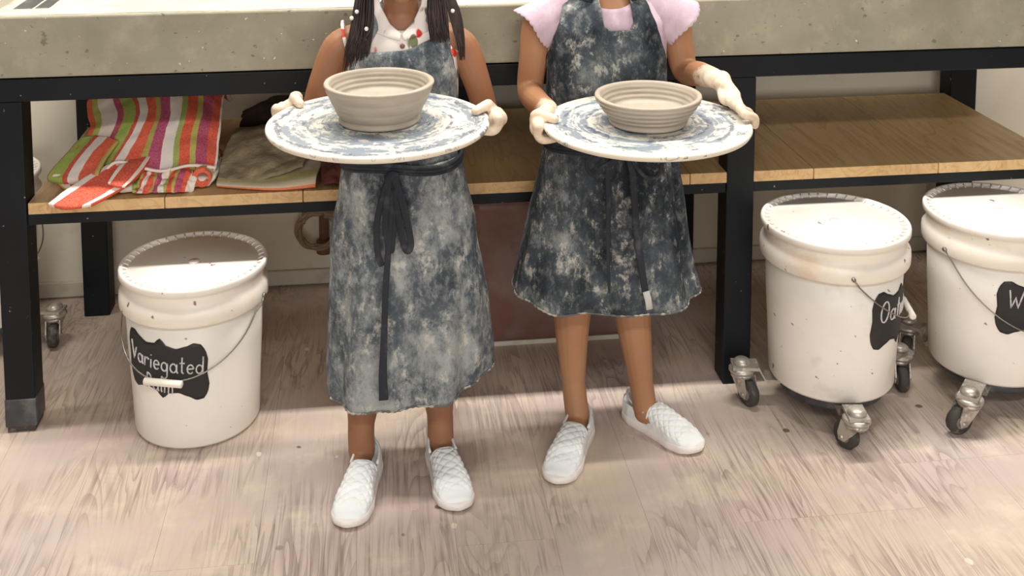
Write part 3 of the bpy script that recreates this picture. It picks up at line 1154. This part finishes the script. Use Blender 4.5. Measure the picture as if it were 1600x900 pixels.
rd = sheet([
    [(-.125, 2.66, .53), (-.07, 2.66, .545), (0, 2.66, .53)],
    [(-.125, 2.56, .54), (-.07, 2.55, .555), (.02, 2.55, .54)],
    [(-.115, 2.48, .53), (-.06, 2.47, .54), (.03, 2.47, .525)],
    [(-.113, 2.455, .512), (-.06, 2.45, .512), (.03, 2.45, .512)]], 40, 40, .010, 28, 21)
o = rd.obj('red_cloth', M_['redcloth'], None, solid=.006, off=0)
tag(o, 'crumpled dull red and brown cloth behind the long-haired child on the shelf', 'cloth')


# ------------------------------------------------------------------ people
def remesh(mb, name, mat, parent, vox, handpts, smooth=4):
    tmp = mb.obj('tmp', None)
    q = tmp.modifiers.new('r', 'REMESH')
    q.mode = 'VOXEL'
    q.voxel_size = vox
    q = tmp.modifiers.new('s', 'SMOOTH')
    q.iterations = smooth
    q.factor = .5
    dg = bpy.context.evaluated_depsgraph_get()
    me = bpy.data.meshes.new_from_object(tmp.evaluated_get(dg))
    bpy.data.objects.remove(tmp)
    me.name = name
    me.materials.clear()
    me.materials.append(mat)
    me.polygons.foreach_set('use_smooth', [True] * len(me.polygons))
    at = me.attributes.new('clay', 'FLOAT', 'POINT')
    vals = []
    for v in me.vertices:
        d = 9
        for c, r in handpts:
            d = min(d, (v.co - Vector(c)).length / r)
        vals.append(max(0., min(1., 1.9 - 1.3 * d)))
    at.data.foreach_set('value', vals)
    o = bpy.data.objects.new(name, me)
    C.objects.link(o)
    o.parent = parent
    return o


def limb(mb, pts, rad):
    P = [Vector(p) for p in pts]
    n = 6
    q, r = [], []
    for i in range(len(P) - 1):
        for k in range(n):
            t = k / n
            a, b, c, d = P[max(0, i - 1)], P[i], P[i + 1], P[min(len(P) - 1, i + 2)]
            q.append(cat(a, b, c, d, t))
            r.append(rad[i] + (rad[i + 1] - rad[i]) * t)
    q.append(P[-1])
    r.append(rad[-1])
    mb.tube(q, r, 16)
    mb.ball(q[0], r[0])
    mb.ball(q[-1], r[-1], 10, 8)


def finger(mb, pts, r0, r1):
    n = len(pts)
    limb(mb, pts, [r0 + (r1 - r0) * i / (n - 1) for i in range(n)])


def grip_hand(mb, rim, out, tan, wrist, over=False):
    """hand holding a disc rim: thumb on top, fingers wrapped beneath. tan points away from the wrist"""
    R, o, t, z = Vector(rim), Vector(out).normalized(), Vector(tan).normalized(), Vector((0, 0, 1))
    W = Vector(wrist)
    palm = R + o * .012 + t * .002 - z * .007
    for k in range(4):
        q = t * (.033 - .0160 * k)
        kn = R + o * .0125 + q + z * .003
        limb(mb, [W + z * (.004 - .004 * k), (W + kn) / 2 + o * .006 - z * .002, kn], [.0165, .0140, .0105])
        finger(mb, [kn, kn - z * .014 + o * .001, R + o * .004 + q - z * .0205, R - o * (.018 + .004 * (k in (1, 2))) + q - z * .0180], .0092, .0070)
    mb.ball(palm, (.013, .026, .015))
    mb.ball(palm * .5 + W * .5 - z * .003, (.016, .022, .016))
    tb_ = R + o * .010 - t * .020 + z * .010
    finger(mb, [W + z * .004, tb_, R + o * .002 - t * .004 + z * .0175, R - o * .022 + t * .008 + z * .0115], .0125, .0088)


def head(mb, c, s=1.0):
    x, y, z = c
    mb.ball((x, y + .012 * s, z + .012 * s), (.070 * s, .083 * s, .082 * s), 24, 18)
    mb.ball((x, y - .018 * s, z - .045 * s), (.050 * s, .055 * s, .052 * s), 20, 14)
    mb.ball((x, y - .060 * s, z - .083 * s), (.018 * s, .015 * s, .014 * s))
    limb(mb, [(x, y - .072 * s, z + .005 * s), (x, y - .080 * s, z - .012 * s), (x, y - .082 * s, z - .026 * s)], [.0065 * s, .007 * s, .0085 * s])
    for q in (-1, 1):
        mb.ball((x + q * .009 * s, y - .074 * s, z - .028 * s), .0065 * s)
        mb.ball((x + q * .072 * s, y + .010 * s, z - .012 * s), (.008 * s, .014 * s, .022 * s))
        mb.ball((x + q * .034 * s, y - .050 * s, z - .030 * s), (.020 * s, .020 * s, .020 * s))


def face_parts(c, root, s=1.0):
    x, y, z = c
    for q in (-1, 1):
        e = MB().ball((x + q * .028 * s, y - .0575 * s, z + .002 * s), (.0120 * s, .010 * s, .0065 * s)).obj('eye', M_['white'], root)
        MB().ball((x + q * .028 * s, y - .0655 * s, z + .002 * s), (.0055 * s, .0028 * s, .0055 * s)).obj('iris', M_['iris'], e)
        MB().tube([(x + q * .014 * s, y - .074 * s, z + .020 * s), (x + q * .028 * s, y - .073 * s, z + .025 * s), (x + q * .043 * s, y - .063 * s, z + .021 * s)], [.002, .0028, .0015], 8).obj('eyebrow', M_['hair'], root)
    MB().tube([(x - .020 * s, y - .068 * s, z - .054 * s), (x - .007 * s, y - .0745 * s, z - .051 * s), (x, y - .0745 * s, z - .0525 * s), (x + .007 * s, y - .0745 * s, z - .051 * s), (x + .020 * s, y - .068 * s, z - .054 * s)], [.002, .0048, .0048, .0048, .002], 10).obj('lips', M_['lips'], root)


def ellipse_at(secs, z):
    tab = [(a[0],) + tuple(a[1:]) for a in secs]
    return interp(tab, z)


def front(secs, x, z, off=.0):
    cx, cy, rx, ry = ellipse_at(secs, z)
    q = max(-.985, min(.985, (x - cx) / (rx + off * .6)))
    return cy - (ry + off) * math.sqrt(1 - q * q)


def shirt_shell(secs, z0, ztop, off, mb, n=72, m=26):
    """ztop(angle) gives neckline height"""
    def fn(u, v):
        a = 2 * PI * u
        zt = ztop(a)
        z = z0 + (zt - z0) * v
        cx, cy, rx, ry = ellipse_at(secs, z)
        k = off + .003 * nz(math.cos(a), math.sin(a), z * 5, 3)
        return (cx + (rx + k) * math.cos(a), cy + (ry + k) * math.sin(a), z)
    mb.grid(fn, n, m)


def skirt(rows, cyt, zh, folds, mb, a0=-205, a1=25, n=110, m=60):
    """rows: (t, xl, xr); cyt(t)->(cy, ry); zh(x_frac)->hem z; z top fixed"""
    def fn(u, v):
        a = math.radians(a0 + (a1 - a0) * u)
        xl, xr, ztop = interp(rows, v)
        cy, ry = cyt(v)
        xf = math.cos(a)
        z = ztop_ + (zh(xf) - ztop_) * v
        cx, rx = (xl + xr) / 2, (xr - xl) / 2
        f = folds(a, v)
        return (cx + (rx + f * .6) * math.cos(a), cy + (ry + f) * math.sin(a), z)
    ztop_ = rows[0][3]
    mb.grid(fn, n, m)
    return [fn(i / 200, 1.0) for i in range(201)]


def strip(mb, path, w, th, hint=(0, -1, 0), end=None):
    N_ = len(path)
    rr = 1.0 if end is None else [1 + (end - 1) * max(0, (k / (N_ - 1) - .6) / .4) for k in range(N_)]
    mb.tube(path, rr, 10, True, (w, th), hint)


def smoothpath(pts, n=8):
    P = [Vector(p) for p in pts]
    out = []
    for i in range(len(P) - 1):
        for k in range(n):
            out.append(cat(P[max(0, i - 1)], P[i], P[i + 1], P[min(len(P) - 1, i + 2)], k / n))
    out.append(P[-1])
    return out


def shoe(heel, toe, root, side=1):
    H_, T_ = Vector((heel[0], heel[1], 0)), Vector((toe[0], toe[1], 0))
    L = (T_ - H_).length
    d = (T_ - H_).normalized()
    nrm = Vector((-d.y, d.x, 0))
    wt = [(0, .012), (.04, .022), (.15, .0285), (.35, .0275), (.55, .0325), (.72, .0375), (.86, .0345), (.94, .026), (.985, .013), (1.0, .004)]
    cl = [(0, 0), (.3, .002 * side), (.6, -.002 * side), (1, -.006 * side)]
    ht = [(0, .050), (.05, .056), (.20, .056), (.36, .046), (.42, .060), (.50, .057), (.65, .046), (.80, .034), (.92, .024), (1.0, .012)]

    def base(s_):
        return H_ + d * (s_ * L) + nrm * interp(cl, s_)[0]

    sl = MB()
    n = 44
    out = []
    for i in range(n + 1):
        s_ = i / n
        out.append((s_, interp(wt, s_)[0] * 1.04))
    ring = [(s_, w_) for s_, w_ in out] + [(s_, -w_) for s_, w_ in out[::-1]]
    vs = []
    prof = [(.94, 0.0), (1.0, .003), (1.02, .010), (1.01, .017), (.96, .0185)]
    for k, z in prof:
        for s_, w_ in ring:
            c = base(.5 + (s_ - .5) * (1 + (k - 1) * .6))
            p = c + nrm * w_ * k
            vs.append((p.x, p.y, z + .004 * max(0, s_ - .85) / .15 * (z < .005)))
    R = len(ring)
    fs = []
    for j in range(len(prof) - 1):
        for i in range(R):
            fs.append((j * R + i, j * R + (i + 1) % R, (j + 1) * R + (i + 1) % R, (j + 1) * R + i))
    fs.append(tuple(range(R))[::-1])
    fs.append(tuple((len(prof) - 1) * R + i for i in range(R)))
    sl.add(vs, fs)
    up = MB()

    def fn(u, v):
        s_ = v
        a = PI * u
        w_ = interp(wt, s_)[0] * .985
        h = interp(ht, s_)[0]
        x = math.cos(a)
        zz = math.sin(a)
        ex_ = .62 if s_ < .45 else .75
        X = math.copysign(abs(x) ** ex_, x) * w_
        Z = .014 + (h - .014) * zz ** .62
        # foot opening
        if .05 < s_ < .40 and abs(x) < .80:
            k = min(1, (.80 - abs(x)) / .18) * min(1, (s_ - .05) / .04) * min(1, (.40 - s_) / .03)
            Z -= .026 * max(0, k)
        # quilting on the vamp
        if s_ > .40:
            q1_ = abs(math.sin((s_ * L / .0105 + u * 8.0) * PI / 1.0 * .5 * 1.3))
            q2_ = abs(math.sin((s_ * L / .0105 - u * 8.0) * PI / 1.0 * .5 * 1.3))
            k = min(1, (s_ - .40) / .04) * min(1, max(0, (.88 - s_) / .05)) * min(1, zz * 1.6)
            am = .0027 * (min(q1_, q2_) ** .6) * k
            Z += am * zz
            X += am * x
        if side and .38 < s_ < .42:
            pass
        p = base(s_) + nrm * X
        return (p.x, p.y, Z)
    up.grid(fn, 90, 130)
    u_ = up.obj('shoe', M_['shoe'], root, solid=.0018, off=-1)
    sl.obj('sole', M_['sole'], u_)
    # raised tongue edge and heel collar
    cb = MB()
    pts = []
    for i in range(21):
        a = PI * (.12 + .76 * i / 20)
        w_ = interp(wt, .415)[0] * .985
        x_ = math.cos(a)
        p = base(.412) + nrm * (math.copysign(abs(x_) ** .62, x_) * w_)
        pts.append((p.x, p.y, .0135 + .045 * math.sin(a) ** .62))
    cb.tube(pts, .0026, 8)
    pts = []
    for i in range(25):
        a = -PI / 2 + PI * i / 24 * 1.0
        s_ = .37 - .345 * math.cos(a)
        w_ = interp(wt, max(.02, s_))[0] * .95
        p = base(s_) + nrm * (math.sin(a) * w_ if abs(math.sin(a)) > .9 else math.sin(a) * w_)
        pts.append((p.x, p.y, .048 + .010 * math.cos(a)))
    cb.tube(pts, .0028, 8)
    cb.obj('shoe_collar', M_['shoe'], u_)
    return u_


def bib_patch(secs, rows, ztop, off, mb, nu=90, nv=50):
    """one cloth piece: sides follow rows (z, xl, xr), the top edge follows ztop(u)"""
    def fn(u, v):
        z0 = rows[0][0]
        z = z0 + (ztop(u) - z0) * v
        xl, xr = interp(rows, z)
        x = xl + (xr - xl) * u
        y = front(secs, x, z, off) - .002 * nz(x, z, 0, 30, 4) - .0015 * math.sin(u * 14 + z * 22)
        return (x, y, z)
    mb.grid(fn, nu, nv)


def cloth_patch(secs, rows, off, mb, nu=30, nv=24, crease=.0):
    """rows from bottom to top: (z, xl, xr)"""
    def fn(u, v):
        z, xl, xr = interp([(i / (len(rows) - 1),) + tuple(r) for i, r in enumerate(rows)], v)
        x = xl + (xr - xl) * u
        y = front(secs, x, z, off) - crease * (.5 + .5 * math.sin(u * 16 + z * 20)) - .002 * nz(x, z, 0, 30, 4)
        return (x, y, z)
    mb.grid(fn, nu, nv)


# ---------- child one: long dark hair, sleeveless floral shirt
k1 = empty('person', (0, 0, 0))
tag(k1, 'child with long dark hair in sleeveless red-and-white floral shirt and clay-covered apron, holding a batt', 'person')
S1 = [(.44, .056, 2.245, .098, .080), (.55, .056, 2.245, .104, .082), (.64, .056, 2.25, .106, .076), (.72, .056, 2.255, .106, .076), (.80, .057, 2.26, .108, .078),
      (.85, .057, 2.262, .108, .074), (.885, .057, 2.265, .092, .066), (.91, .057, 2.268, .062, .052), (.935, .057, 2.27, .042, .042)]
H1 = (.057, 2.235, 1.065)
mb = MB()
mb.loft(S1)
limb(mb, [(.057, 2.27, .89), (.057, 2.262, .95), (.057, 2.25, 1.01)], [.043, .036, .036])
head(mb, H1)
# legs
limb(mb, [(.012, 2.245, .47), (-.008, 2.235, .29), (-.022, 2.225, .19), (-.033, 2.205, .10), (-.033, 2.198, .045)], [.066, .042, .040, .027, .027])
limb(mb, [(-.033, 2.20, .035), (-.045, 2.13, .028)], [.024, .018])
limb(mb, [(.100, 2.245, .47), (.115, 2.235, .29), (.122, 2.235, .19), (.127, 2.222, .10), (.128, 2.215, .045)], [.066, .042, .040, .027, .027])
limb(mb, [(.128, 2.22, .035), (.136, 2.15, .028)], [.024, .018])
# arms
limb(mb, [(-.030, 2.265, .878), (-.068, 2.262, .862), (-.098, 2.258, .80), (-.128, 2.262, .715), (-.150, 2.20, .735), (-.163, 2.13, .766)], [.034, .034, .029, .025, .023, .018])
limb(mb, [(.145, 2.268, .875), (.180, 2.266, .856), (.208, 2.26, .79), (.232, 2.26, .705), (.232, 2.18, .728), (.226, 2.085, .764)], [.034, .034, .028, .025, .023, .018])
a = math.radians(142)
rim = (.008 + .197 * math.cos(a), 1.98 + .197 * math.sin(a), .792)
grip_hand(mb, rim, (math.cos(a), math.sin(a), 0), (-math.sin(a) * 1, math.cos(a), 0), (-.163, 2.130, .766))
a = math.radians(8)
rim = (.008 + .197 * math.cos(a), 1.98 + .197 * math.sin(a), .792)
grip_hand(mb, rim, (math.cos(a), math.sin(a), 0), (math.sin(a), -math.cos(a), 0), (.228, 2.070, .768))
remesh(mb, 'body', M_['skin1'], k1, .0026, [((-.165, 2.10, .785), .062), ((.22, 2.01, .785), .072)])
face_parts(H1, k1)
# shirt
sh = MB()


def zt1(a):
    f = max(0, -math.sin(a))
    c = abs(math.cos(a))
    return .925 - .018 * f ** 6 - .03 * (c > .0) * c ** 8


shirt_shell(S1, .60, zt1, .0055, sh)
sho = sh.obj('shirt', M_['floral'], k1, solid=.002)
col = MB()
# collar leaves lying on the chest, either side of the open neck
NECK = [(.000, .985), (.012, .955), (.030, .925), (.056, .906)]
for sgn in (-1, 1):
    def lf(u, v, sgn=sgn):
        inn = interp([(0, .047, .990), (.35, .040, .952), (.7, .022, .920), (1, .001, .903)], v)
        outr = interp([(0, .054, .975), (.35, .064, .935), (.7, .054, .903), (1, .004, .891)], v)
        dx = inn[0] + (outr[0] - inn[0]) * u
        z = inn[1] + (outr[1] - inn[1]) * u
        x = .056 + sgn * dx
        zz = min(z, .905)
        y = front(S1, x, zz, .010) - .006 * math.sin(PI * u) + max(0, z - .905) * .45
        return (x, y, z)
    col.grid(lf, 12, 24)
col.obj('collar', M_['floral'], sho, solid=.0016)
MB().ball((.057, 2.183, .882), (.005, .003, .005)).obj('button', M_['button'], sho)
for q, (x, y, z) in ((-1, (-.048, 2.255, .885)), (1, (.164, 2.26, .880))):
    r_ = MB()
    pts = [(x + q * .006 + .012 * math.sin(a) * q * .5, y + .037 * math.cos(a), z - .002 + .034 * math.sin(a) * 1.0) for a in [2 * PI * i / 20 for i in range(21)]]
    r_.tube(pts, [.003 + .001 * math.sin(i * 2.2) for i in range(21)], 8)
    r_.obj('armhole_frill', M_['floral'], sho)
# apron
ap = MB()
rows1 = [(0, -.060, .173, .652), (.10, -.068, .182, 0), (.35, -.088, .202, 0), (.70, -.096, .225, 0), (.92, -.099, .232, 0), (1, -.098, .230, 0)]


def fold1(a, v):
    return v * (.010 * math.sin(a * 6 + 1.3 + v) + .006 * math.sin(a * 11 + 2 * v)) + .005 * nz(math.cos(a) * 2, math.sin(a) * 2, v * 3, 2)


hem = skirt(rows1, lambda t: (2.235, .092 + .035 * t), lambda xf: .178 + .020 * xf, fold1, ap)
bib1 = [(.640, -.052, .166), (.70, -.050, .166), (.76, -.049, .166), (.81, -.048, .163), (.84, -.044, .158), (.862, -.036, .152), (.90, -.030, .150)]
bib_patch(S1, bib1, lambda u: interp([(0, .868), (.2, .868), (.5, .873), (.8, .889), (1, .892)], u)[0], .012, ap)
apo = ap.obj('apron', M_['apron1'], k1, solid=.0025, off=1)
MB().tube(hem, [.0022 + .0008 * math.sin(i * 1.7) for i in range(201)], 6).obj('hem', M_['hem'], apo)
st = MB()
strip(st, smoothpath([(-.022, 2.200, .858), (-.016, 2.203, .885), (.000, 2.215, .915), (.014, 2.240, .935), (.03, 2.30, .945)]), .013, .002)
strip(st, smoothpath([(.138, 2.200, .885), (.132, 2.204, .902), (.120, 2.215, .922), (.105, 2.240, .94), (.085, 2.30, .948)]), .013, .002)
st.obj('neck_strap', M_['apron1'], apo)
wb = MB()
pts = []
for i in range(33):
    a = math.radians(-188 + 196 * i / 32)
    pts.append((.056 + .121 * math.cos(a), 2.236 + .100 * math.sin(a), .646 + .006 * math.sin(a * 3 + 1)))
strip(wb, pts, .011, .0025, (0, 0, 1))
# ribbon width vertical
wb = MB()
for dz in (-.007, .001, .009):
    wb.tube([(p[0], p[1] - .001 * (dz > 0), p[2] + dz * .8) for p in pts], .0042, 8)
wb.obj('waist_tie', M_['tie'], apo)
tk = MB()
tk.ball((.034, 2.128, .640), (.014, .008, .011))
strip(tk, smoothpath([(.030, 2.125, .645), (.018, 2.116, .615), (.004, 2.112, .56), (.004, 2.112, .50), (.012, 2.114, .47)]), .0065, .0012)
strip(tk, smoothpath([(.036, 2.122, .640), (.050, 2.114, .60), (.062, 2.110, .55), (.067, 2.110, .51), (.058, 2.112, .50), (.046, 2.113, .55), (.036, 2.118, .62)]), .007, .0012)
strip(tk, smoothpath([(.032, 2.124, .638), (.030, 2.114, .58), (.024, 2.108, .50), (.018, 2.104, .42), (.014, 2.100, .33), (.011, 2.097, .26), (.012, 2.094, .21)]), .0062, .0012, end=1.6)
strip(tk, smoothpath([(.030, 2.124, .640), (.022, 2.112, .60), (.020, 2.110, .54), (.030, 2.110, .50), (.034, 2.113, .55), (.033, 2.12, .62)]), .006, .0012)
tk.obj('tie_bow', M_['tie'], apo)
# hair
hr = MB()
hr.ball((H1[0], H1[1] + .024, H1[2] + .022), (.081, .088, .088), 28, 20)
for i in range(120):
    for q in (-1, 1):
        t = random.random()
        if q < 0:
            tip = (-.058 + .050 * t + random.uniform(-.004, .004), 2.190 - .006 * random.random(), .832 + .055 * random.random() * random.random() + .03 * t)
            mid = (-.040 + .042 * t, 2.20 + .012 * random.random(), .93)
            top = (-.020 + .020 * t, 2.22 + .02 * random.random(), 1.04)
        else:
            tip = (.112 + .038 * t, 2.188 - .006 * random.random(), .885 + .02 * random.random() - .0 * t)
            mid = (.108 + .038 * t, 2.205 + .012 * random.random(), .945)
            top = (.115 + .020 * t, 2.22 + .02 * random.random(), 1.04)
        pr = (H1[0] + q * .06, 2.24, 1.11)
        pth = smoothpath([pr, top, mid, tip], 5)
        N_ = len(pth)
        hr.tube(pth, [.0025 * (1 - .75 * (k / (N_ - 1)) ** 2) for k in range(N_)], 5)
for i in range(44):
    t = random.random()
    pth = smoothpath([(.115, 2.25, 1.05), (.145 + .02 * t, 2.225, .96), (.160 + .02 * t, 2.215 + .01 * t, .90), (.170 + .012 * t, 2.205 + .02 * t, .84 + .03 * random.random())], 5)
    N_ = len(pth)
    hr.tube(pth, [.0024 * (1 - .7 * (k / (N_ - 1)) ** 2) for k in range(N_)], 5)
hro = hr.obj('hair', M_['hair'], k1)
for p in ((-.030, 2.186, .952), (-.040, 2.184, .940), (.156, 2.194, .947), (-.012, 2.184, .918)):
    MB().ball(p, .0042, 10, 8).obj('hair_bead', M_['bead'], hro)
shoe((-.014, 2.232), (-.056, 2.016), k1, 1)
shoe((.122, 2.252), (.148, 2.040), k1, -1)

# ---------- child two: lilac-pink shirt
k2 = empty('person', (0, 0, 0))
tag(k2, 'child in lilac-pink frilled short-sleeved shirt and dark clay-spattered apron, holding a batt', 'person')
S2 = [(.48, .495, 2.315, .112, .082), (.58, .495, 2.318, .118, .084), (.68, .494, 2.322, .118, .078), (.76, .492, 2.325, .120, .078), (.84, .491, 2.328, .124, .080),
      (.89, .491, 2.330, .124, .076), (.925, .490, 2.333, .104, .068), (.95, .490, 2.336, .066, .054), (.975, .490, 2.338, .044, .044)]
H2 = (.485, 2.30, 1.11)
mb = MB()
mb.loft(S2)
limb(mb, [(.488, 2.34, .93), (.487, 2.332, .99), (.486, 2.318, 1.05)], [.044, .037, .037])
head(mb, H2)
limb(mb, [(.440, 2.32, .52), (.425, 2.305, .33), (.416, 2.300, .25), (.418, 2.288, .118), (.424, 2.272, .045)], [.070, .046, .040, .0255, .026])
limb(mb, [(.424, 2.272, .035), (.40, 2.20, .028)], [.024, .018])
limb(mb, [(.545, 2.32, .52), (.545, 2.310, .33), (.548, 2.305, .26), (.566, 2.290, .108), (.574, 2.282, .045)], [.070, .048, .042, .0265, .026])
limb(mb, [(.574, 2.28, .035), (.61, 2.23, .028)], [.024, .018])
limb(mb, [(.385, 2.335, .905), (.350, 2.335, .890), (.338, 2.335, .82), (.330, 2.338, .745), (.330, 2.26, .742), (.342, 2.165, .750)], [.036, .036, .031, .028, .026, .0195])
limb(mb, [(.600, 2.335, .905), (.638, 2.335, .890), (.652, 2.335, .83), (.664, 2.325, .778), (.676, 2.255, .787), (.690, 2.190, .794)], [.036, .036, .031, .0285, .026, .0195])
a = math.radians(172)
rim = (.512 + .197 * math.cos(a), 2.05 + .197 * math.sin(a), .749)
grip_hand(mb, rim, (math.cos(a), math.sin(a), 0), (-math.sin(a) * -1 * 0, -1, 0), (.336, 2.140, .752))
# right hand laid over the batt rim, fingers curling outward over the edge
Z0 = .754
W2 = Vector((.690, 2.190, .794))
for k in range(4):
    kn = Vector((.694 + .004 * k, 2.148 - .0165 * k + .018, Z0 + .026))
    ang = math.radians(20 - 9 * k)
    e = Vector((.512 + .197 * math.cos(ang), 2.05 + .197 * math.sin(ang), Z0))
    dv = (e - kn)
    dv.z = 0
    limb(mb, [W2 + Vector((-.008 + .006 * k, .004 - .004 * k, 0)), (W2 + kn) / 2 + Vector((0, 0, .002)), kn], [.0185, .0165, .0120])
    out_ = Vector((math.cos(ang), math.sin(ang), 0))
    p1 = e - out_ * .016 + Vector((0, 0, .019))
    p2 = e + out_ * .006 + Vector((0, 0, .0085))
    p3 = e + out_ * .008 + Vector((0, 0, -.006))
    if (p1 - kn).length < .01:
        p1 = kn + out_ * .01
    finger(mb, [kn, p1, p2, p3], .0102, .0080)
finger(mb, [W2 + Vector((.004, -.004, -.004)), (.716, 2.160, Z0 + .004), (.712, 2.128, Z0 - .014), (.690, 2.108, Z0 - .022)], .0115, .0075)
remesh(mb, 'body', M_['skin2'], k2, .0026, [((.325, 2.09, .75), .080), ((.700, 2.115, .775), .112)])
face_parts(H2, k2)
sh = MB()


def zt2(a):
    f = max(0, -math.sin(a))
    return .950 - .022 * f ** 5


shirt_shell(S2, .70, zt2, .006, sh)
# sleeves with a frilled hem
for q in (-1, 1):
    if q < 0:
        A, B = Vector((.415, 2.332, .925)), Vector((.333, 2.325, .878))
        axis = Vector((-.75, -.05, -.62)).normalized()
    else:
        A, B = Vector((.565, 2.332, .925)), Vector((.657, 2.325, .880))
        axis = Vector((.78, -.05, -.60)).normalized()
    e1 = Vector((0, 1, 0))
    e2 = axis.cross(e1).normalized()
    e1 = e2.cross(axis)

    def sl(u, v):
        a = 2 * PI * u
        r = .036 + .016 * v
        c = A + (B - A) * v
        fr = .003 * abs(math.sin(a * 12)) * max(0, v - .80) / .20
        return tuple(c + (e1 * math.cos(a) * (r - .004) + e2 * math.sin(a) * (r + .002)) * (1 + fr * 2.5) + axis * (fr + .004 * math.sin(3 * a) * v))
    sh.grid(sl, 132, 16)
sh.obj('shirt', M_['pink'], k2, solid=.002)
# loose shirt hem tails at the armpits
ap = MB()
rows2 = [(0, .362, .632, .640), (.12, .352, .650, 0), (.50, .326, .664, 0), (.85, .300, .684, 0), (1, .290, .698, 0)]


def fold2(a, v):
    d = math.degrees(a)
    gap = -.035 * math.exp(-((d + 28) / 7) ** 2) * max(0, 1 - v * .9)
    return v * (.011 * math.sin(a * 5 + .4) + .007 * math.sin(a * 9 + 1 + 2 * v)) + gap + .006 * nz(math.cos(a) * 2, math.sin(a) * 2, v * 3, 2, 8)


hem = skirt(rows2, lambda t: (2.315, .096 + .036 * t), lambda xf: .304 - .008 * xf, fold2, ap)
bib2 = [(.628, .372, .622), (.70, .366, .620), (.76, .360, .618), (.82, .362, .608), (.86, .372, .594), (.888, .380, .584), (.925, .392, .570), (.962, .404, .556)]
bib_patch(S2, bib2, lambda u: interp([(0, .962), (.38, .962), (.44, .895), (.50, .887), (.70, .887), (.755, .90), (.80, .962), (1, .962)], u)[0], .013, ap, 150, 60)
apo = ap.obj('apron', M_['apron2'], k2, solid=.0025, off=1)
MB().tube(hem, [.0022 + .0008 * math.sin(i * 1.7) for i in range(201)], 6).obj('hem', M_['hem'], apo)
st = MB()
strip(st, smoothpath([(.432, 2.268, .945), (.437, 2.28, .965), (.442, 2.31, .985), (.455, 2.37, .985)]), .018, .002)
strip(st, smoothpath([(.546, 2.268, .945), (.541, 2.28, .965), (.536, 2.31, .985), (.520, 2.37, .985)]), .014, .002)
st.obj('neck_strap', M_['tie'], apo)
wb = MB()
pts = []
for i in range(33):
    a = math.radians(-188 + 196 * i / 32)
    pts.append((.497 + .138 * math.cos(a), 2.316 + .106 * math.sin(a), .640 + .004 * math.sin(a * 3 + 1)))
for dz in (-.006, .002, .009):
    wb.tube([(p[0], p[1], p[2] + dz) for p in pts], .005, 8)
wb.obj('waist_tie', M_['tie'], apo)
tk = MB()
tk.ball((.512, 2.202, .640), (.012, .008, .010))
strip(tk, smoothpath([(.500, 2.200, .640), (.472, 2.196, .615), (.470, 2.190, .55), (.469, 2.184, .45), (.470, 2.176, .36)]), .0058, .0012, end=.4)
strip(tk, smoothpath([(.512, 2.198, .640), (.520, 2.192, .60), (.526, 2.184, .50), (.535, 2.176, .42), (.545, 2.170, .355)]), .0075, .0012)
strip(tk, smoothpath([(.514, 2.198, .640), (.528, 2.186, .615), (.548, 2.184, .596), (.570, 2.186, .598), (.580, 2.190, .622), (.572, 2.194, .640)]), .0042, .0022)
strip(tk, smoothpath([(.505, 2.198, .640), (.455, 2.192, .620), (.440, 2.194, .600), (.425, 2.198, .622), (.44, 2.2, .64)]), .0035, .002)
tko = tk.obj('tie_bow', M_['tie'], apo)
te = MB()
strip(te, [(.5445, 2.1685, .362), (.549, 2.1665, .345), (.552, 2.166, .325)], .0072, .0016)
te.obj('tie_end', M_['tape_end'], tko)
hr = MB()
hr.ball((H2[0], H2[1] + .026, H2[2] + .024), (.081, .088, .088), 28, 20)
for i in range(70):
    t = random.uniform(-1, 1)
    pth = smoothpath([(H2[0] + .05 * t, 2.33, H2[2] + .07), (H2[0] + .075 * t, 2.37, H2[2] - .02), (H2[0] + .06 * t, 2.385, H2[2] - .10), (H2[0] + .05 * t, 2.39 + .01 * random.random(), H2[2] - .15 - .03 * random.random())], 4)
    hr.tube(pth, [.0035 * (1 - .5 * (k / (len(pth) - 1)) ** 2) for k in range(len(pth))], 5)
hr.obj('hair', M_['hair'], k2)
shoe((.446, 2.305), (.352, 2.098), k2, 1)
shoe((.546, 2.338), (.662, 2.168), k2, -1)
